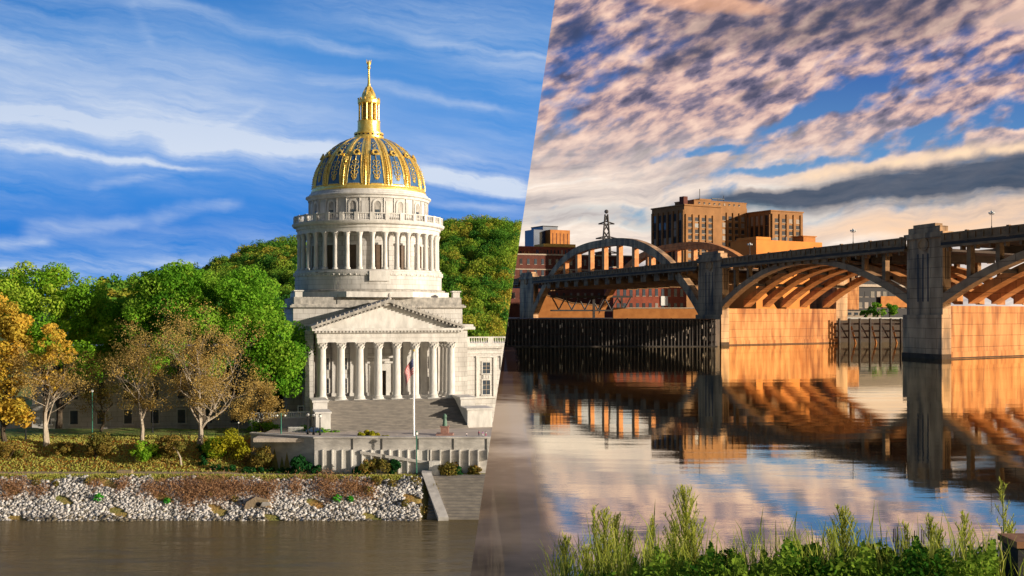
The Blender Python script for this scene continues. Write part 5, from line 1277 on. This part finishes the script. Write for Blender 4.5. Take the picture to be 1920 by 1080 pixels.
# ------------------------------------------------------------ near bank with weeds
def nb(X,Y):
    e=6.9+.25*np.sin(X*1.3)
    return np.where(Y<e,18.32+.05*np.sin(X*2)*np.sin(Y*2.3),18.32-(Y-e)*2.6)
xs_=np.arange(-14,30,.5); ys_=np.concatenate([np.arange(-14,6,1.),np.arange(6,15,.4)]); XX,YY=np.meshgrid(xs_,ys_); struct(grid('riverbank',XX,YY,nb(XX,YY),'earth'))
def weed(px,py,D,label,full=1.0,m_='weed_green',seed=0,lean=0.0,nb_=52):
    r=random.Random(seed); top=P(px,py,D); b=Vector((top.x-lean,D,18.3)); hgt=top.z-b.z
    t=thing('tall_weed',label,'weed',b,0,'tall feathery weeds on the near bank')
    m=MB(); pts=[b+(top-b)*k+Vector((.012*math.sin(k*5+seed),.01*math.cos(k*4),0)) for k in np.linspace(0,1,7)]
    m.tube(pts,[.006*(1-.7*k) for k in np.linspace(0,1,7)],4); Q=[]
    def spray(p,d,L_,n):
        for i in range(n):
            q=p+d*(L_*i/n); a=Vector((r.uniform(-1,1),r.uniform(-1,1),r.uniform(.2,1.8))).normalized(); l_=.014+.016*r.random(); s_=a.cross(Vector((0,0,1))).normalized()*.0028
            Q.append([q-s_,q+s_,q+a*l_+s_*.4,q+a*l_-s_*.4])
    for i in range(int(nb_*full)):
        k=.30+.70*(i/(nb_*full)); p=b+(top-b)*k; a=r.uniform(0,2*PI); L_=hgt*.40*(1-k)**.7*full+.03
        d=Vector((math.cos(a),math.sin(a),2.0+r.uniform(-.5,1))).normalized(); m.tube([p,p+d*L_],[.002,.001],3); spray(p,d,L_,int(6+L_*110))
    spray(b+(top-b)*.72,(top-b).normalized(),hgt*.28,40)
    m.build('stem',"litter" if m_=='iron' else 'lawn',t,org=b)
    quads('leaves',np.array([[list(v) for v in q] for q in Q]),m_,t,b,np.array([r.random() for _ in Q])); return t
WD=[(1060,1012,5.6,'short feathery weed farthest left on the near bank',.9),(1113,955,5.5,'slender leaning weed rising left of the yellow weeds',.5),(1133,965,5.3,'bright yellow green feathery weed second from left',1.0),
 (1155,975,5.6,'bushy feathery weed close behind the second weed',1.1),(1224,975,5.9,'thin faint weed with sparse side shoots',.6),(1285,925,5.5,'tallest full feathery weed, left of the picture centre bank',1.3),
 (1265,985,5.7,'low feathery weed left of the tallest weed',.8),(1300,985,5.4,'side weed right of the tallest weed',.8),(1180,1000,5.8,'small feathery weed filling between left weeds',.8),(1580,960,5.5,'yellow feathery weed at the middle of the leafy cover',1.2),(1560,1000,5.6,'short yellow weed beside the middle weed',.9),
 (1745,975,5.6,'spindly green weed with open branches',.8),(1808,968,5.7,'spindly green weed nearest the tall right stem',.8),(1760,1000,5.4,'small open weed under the spindly weeds',.8),(1878,902,5.2,'tallest single bent stem weed at the right edge',.45),(1893,985,5.3,'leafy weed beside the dark box',.8),(1697,985,5.9,'thin dark weed stalk among leaves',.5),(1100,1030,5.2,'low weed at the very front left',.8)]
for i,(px,py,D,lab,fu) in enumerate(WD): weed(px,py,D,lab,fu,seed=i,lean=-.06 if px in(1878,1113) else 0.0)
# brown seed stalks
b=P(1705,1060,5.5); t=thing('seed_stalks','cluster of dark brown dry seed stalks standing in the leaves','plant',(b.x,b.y,18.3)); m=MB()
for i in range(11):
    r=random.Random(i); x=r.uniform(-.11,.11); hh=.52+r.uniform(0,.09); m.tube([(x,0,.2),(x+r.uniform(-.02,.02),0,hh)],[.002,.001],4); m.tube([(x,0,hh-.07),(x,0,hh)],[.0035,.0025],5)
m.build('stalks','iron_weed',t)
# leafy ground cover
n=90000; X=rng.uniform(.25,2.75,n); Y=rng.uniform(4.6,6.6,n)
px=960+X/Y*F
topy=np.interp(px,[1040,1100,1180,1250,1300,1360,1450,1500,1530,1600,1650,1720,1800,1868,1885],[1120,1105,1075,1056,1048,1058,1052,1036,1050,1054,1046,1040,1044,1048,1200])+12*np.sin(px*.05)+9*np.sin(px*.13+1)+6*np.sin(px*.31)
zt=20-(topy-590)/F*Y; lo=zt-.34; Z=lo+(zt-lo)*rng.random(n)**.6
Z+=.04*np.sin(X*23+Y*5)*np.sin(X*11-Y*17); nr=unit(n)+np.array([0,-.3,.5]); nr/=np.linalg.norm(nr,axis=1)[:,None]
q=leafquads(np.stack([X,Y,Z],-1),nr,.026,.6); kp=seam(q[:,:,0],q[:,:,1],q[:,:,2]).min(1)>0
tint=(.5+.5*np.sin(X*9+Y*3)*np.cos(X*4-Y*7))
tag(quads('leafy_ground_cover',q[kp],'cover_green',None,(0,0,0),tint[kp]),'low leafy green plants covering the near bank under the weeds','ground cover',kind='stuff')
for i,(px_,py_) in enumerate(((1275,1035),(1370,1030),(1490,1018),(1522,1018),(1650,1015),(1665,1030),(1600,1025))):
    c=P(px_,py_+12,5.4); b=(c.x,c.y,18.3); t=thing('leafy_shoot','leafy green shoot poking above the low cover','plant',b,0,'leafy shoots above the ground cover')
    MB().tube([b,(c.x,c.y,c.z+.04)],[.006,.003],4).build('stem','lawn',t,org=b)
    q=np.concatenate([clump((c.x,c.y,c.z-.02),.05,60,.045),clump((c.x+.02,c.y,c.z-.12),.08,110,.05),clump((c.x-.02,c.y,c.z-.25),.11,160,.05)]); quads('leaves',q,'cover_green',t,b,rng.random(len(q))*.3+(.1 if i%2 else .5))
# grass blades mixed into the cover
n=1900; X=rng.uniform(.2,2.75,n); Y=rng.uniform(4.7,6.3,n); px=960+X/Y*F
topy=np.interp(px,[1000,1040,1100,1250,1350,1450,1560,1650,1800,1950],[1090,1050,1022,1020,1040,1030,1010,1025,1020,1040])+26*rng.normal(size=n)
zt=20-(topy-590)/F*Y; hgt=.16+.22*rng.random(n); a=rng.uniform(0,2*PI,n); ln=.05+.10*rng.random(n)
dxy=np.stack([np.cos(a),np.sin(a)],-1)*ln[:,None]; sd_=np.stack([-np.sin(a),np.cos(a)],-1)*.0028
base=np.stack([X,Y,zt-hgt],-1); midp=base+np.concatenate([dxy*.35,(hgt*.6)[:,None]],1); tip=base+np.concatenate([dxy,hgt[:,None]],1); s3=np.concatenate([sd_,np.zeros((n,1))],1)
Q=np.concatenate([np.stack([base-s3,base+s3,midp+s3,midp-s3],1),np.stack([midp-s3,midp+s3,tip+s3*.15,tip-s3*.15],1)]); tt=np.tile(rng.random(n),2)
kp=seam(Q[:,:,0],Q[:,:,1],Q[:,:,2]).min(1)>0
tag(quads('grass_blades',Q[kp],'grass_yellow',None,(0,0,0),tt[kp]),'thin yellow green grass blades rising through the near bank plants','grass',kind='stuff')
# dark box bottom right
b=P(1914,1080,5.0); t=thing('utility_box','dark metal box with rusty lid at the bottom right corner','box',(b.x,5.0,18.3))
MB().box(-.06,.3,-.1,.06,0,.63).build('case','dark',t); MB().box(-.075,.31,-.12,.075,.63,.66).build('lid','rust',t)
m=MB(); 
for k in range(8): m.box(-.03,.25,-.103,-.1001,.06+k*.07,.085+k*.07)
m.build('louvre','steel_dark',t)
# ============================================================ cut everything along the seam
bpy.context.view_layer.update()
NRM=Vector((1,.00305,-.1468)); PT=Vector((0,0,H))
def clip(o,keep):
    mw=o.matrix_world; c=[mw@Vector(v) for v in o.bound_box]; s=[seam(*p) for p in c]
    if keep<0:
        if max(s)<=0: return
        if min(s)>=0: return 'gone'
    else:
        if min(s)>=0: return
        if max(s)<=0: return 'gone'
    if o.data.users>1: o.data=o.data.copy()
    inv=mw.inverted(); pc=inv@PT; nn=(mw.transposed().to_3x3()@NRM).normalized()
    bm=bmesh.new(); bm.from_mesh(o.data)
    r=bmesh.ops.bisect_plane(bm,geom=bm.verts[:]+bm.edges[:]+bm.faces[:],plane_co=pc,plane_no=nn,clear_outer=keep<0,clear_inner=keep>0,dist=1e-5)
    if o.name.split('.')[0] not in ('ground','hill','riprap','forest','lake','river','grass','crown','foliage'):
        ed=[e for e in r['geom_cut'] if isinstance(e,bmesh.types.BMEdge)]
        try: bmesh.ops.holes_fill(bm,edges=ed,sides=0)
        except Exception: pass
    n=len(bm.faces); bm.to_mesh(o.data); bm.free()
    return 'gone' if n==0 else None
gone=[]
for o in list(sc.objects):
    if o.type!='MESH': continue
    root=o
    while root.parent: root=root.parent
    c=root.matrix_world.translation; nm=root.name.split('.')[0]
    if nm in('riverbank','river','lake'): continue
    right = (root.matrix_world.translation.y>400) or nm in ('tall_weed','leafy_ground_cover','grass_blades','leafy_shoot','utility_box','seed_stalks','rock_ledge','embankment')
    if nm=='ground': right = max((o.matrix_world@Vector(v)).x for v in o.bound_box)>500
    if clip(o, 1 if right else -1)=='gone': gone.append(o)
def kill(o):
    for ch in list(o.children): kill(ch)
    bpy.data.objects.remove(o)
for o in gone:
    try: kill(o)
    except ReferenceError: pass
for o in list(sc.objects):
    if o.type=='EMPTY' and not o.children: bpy.data.objects.remove(o)
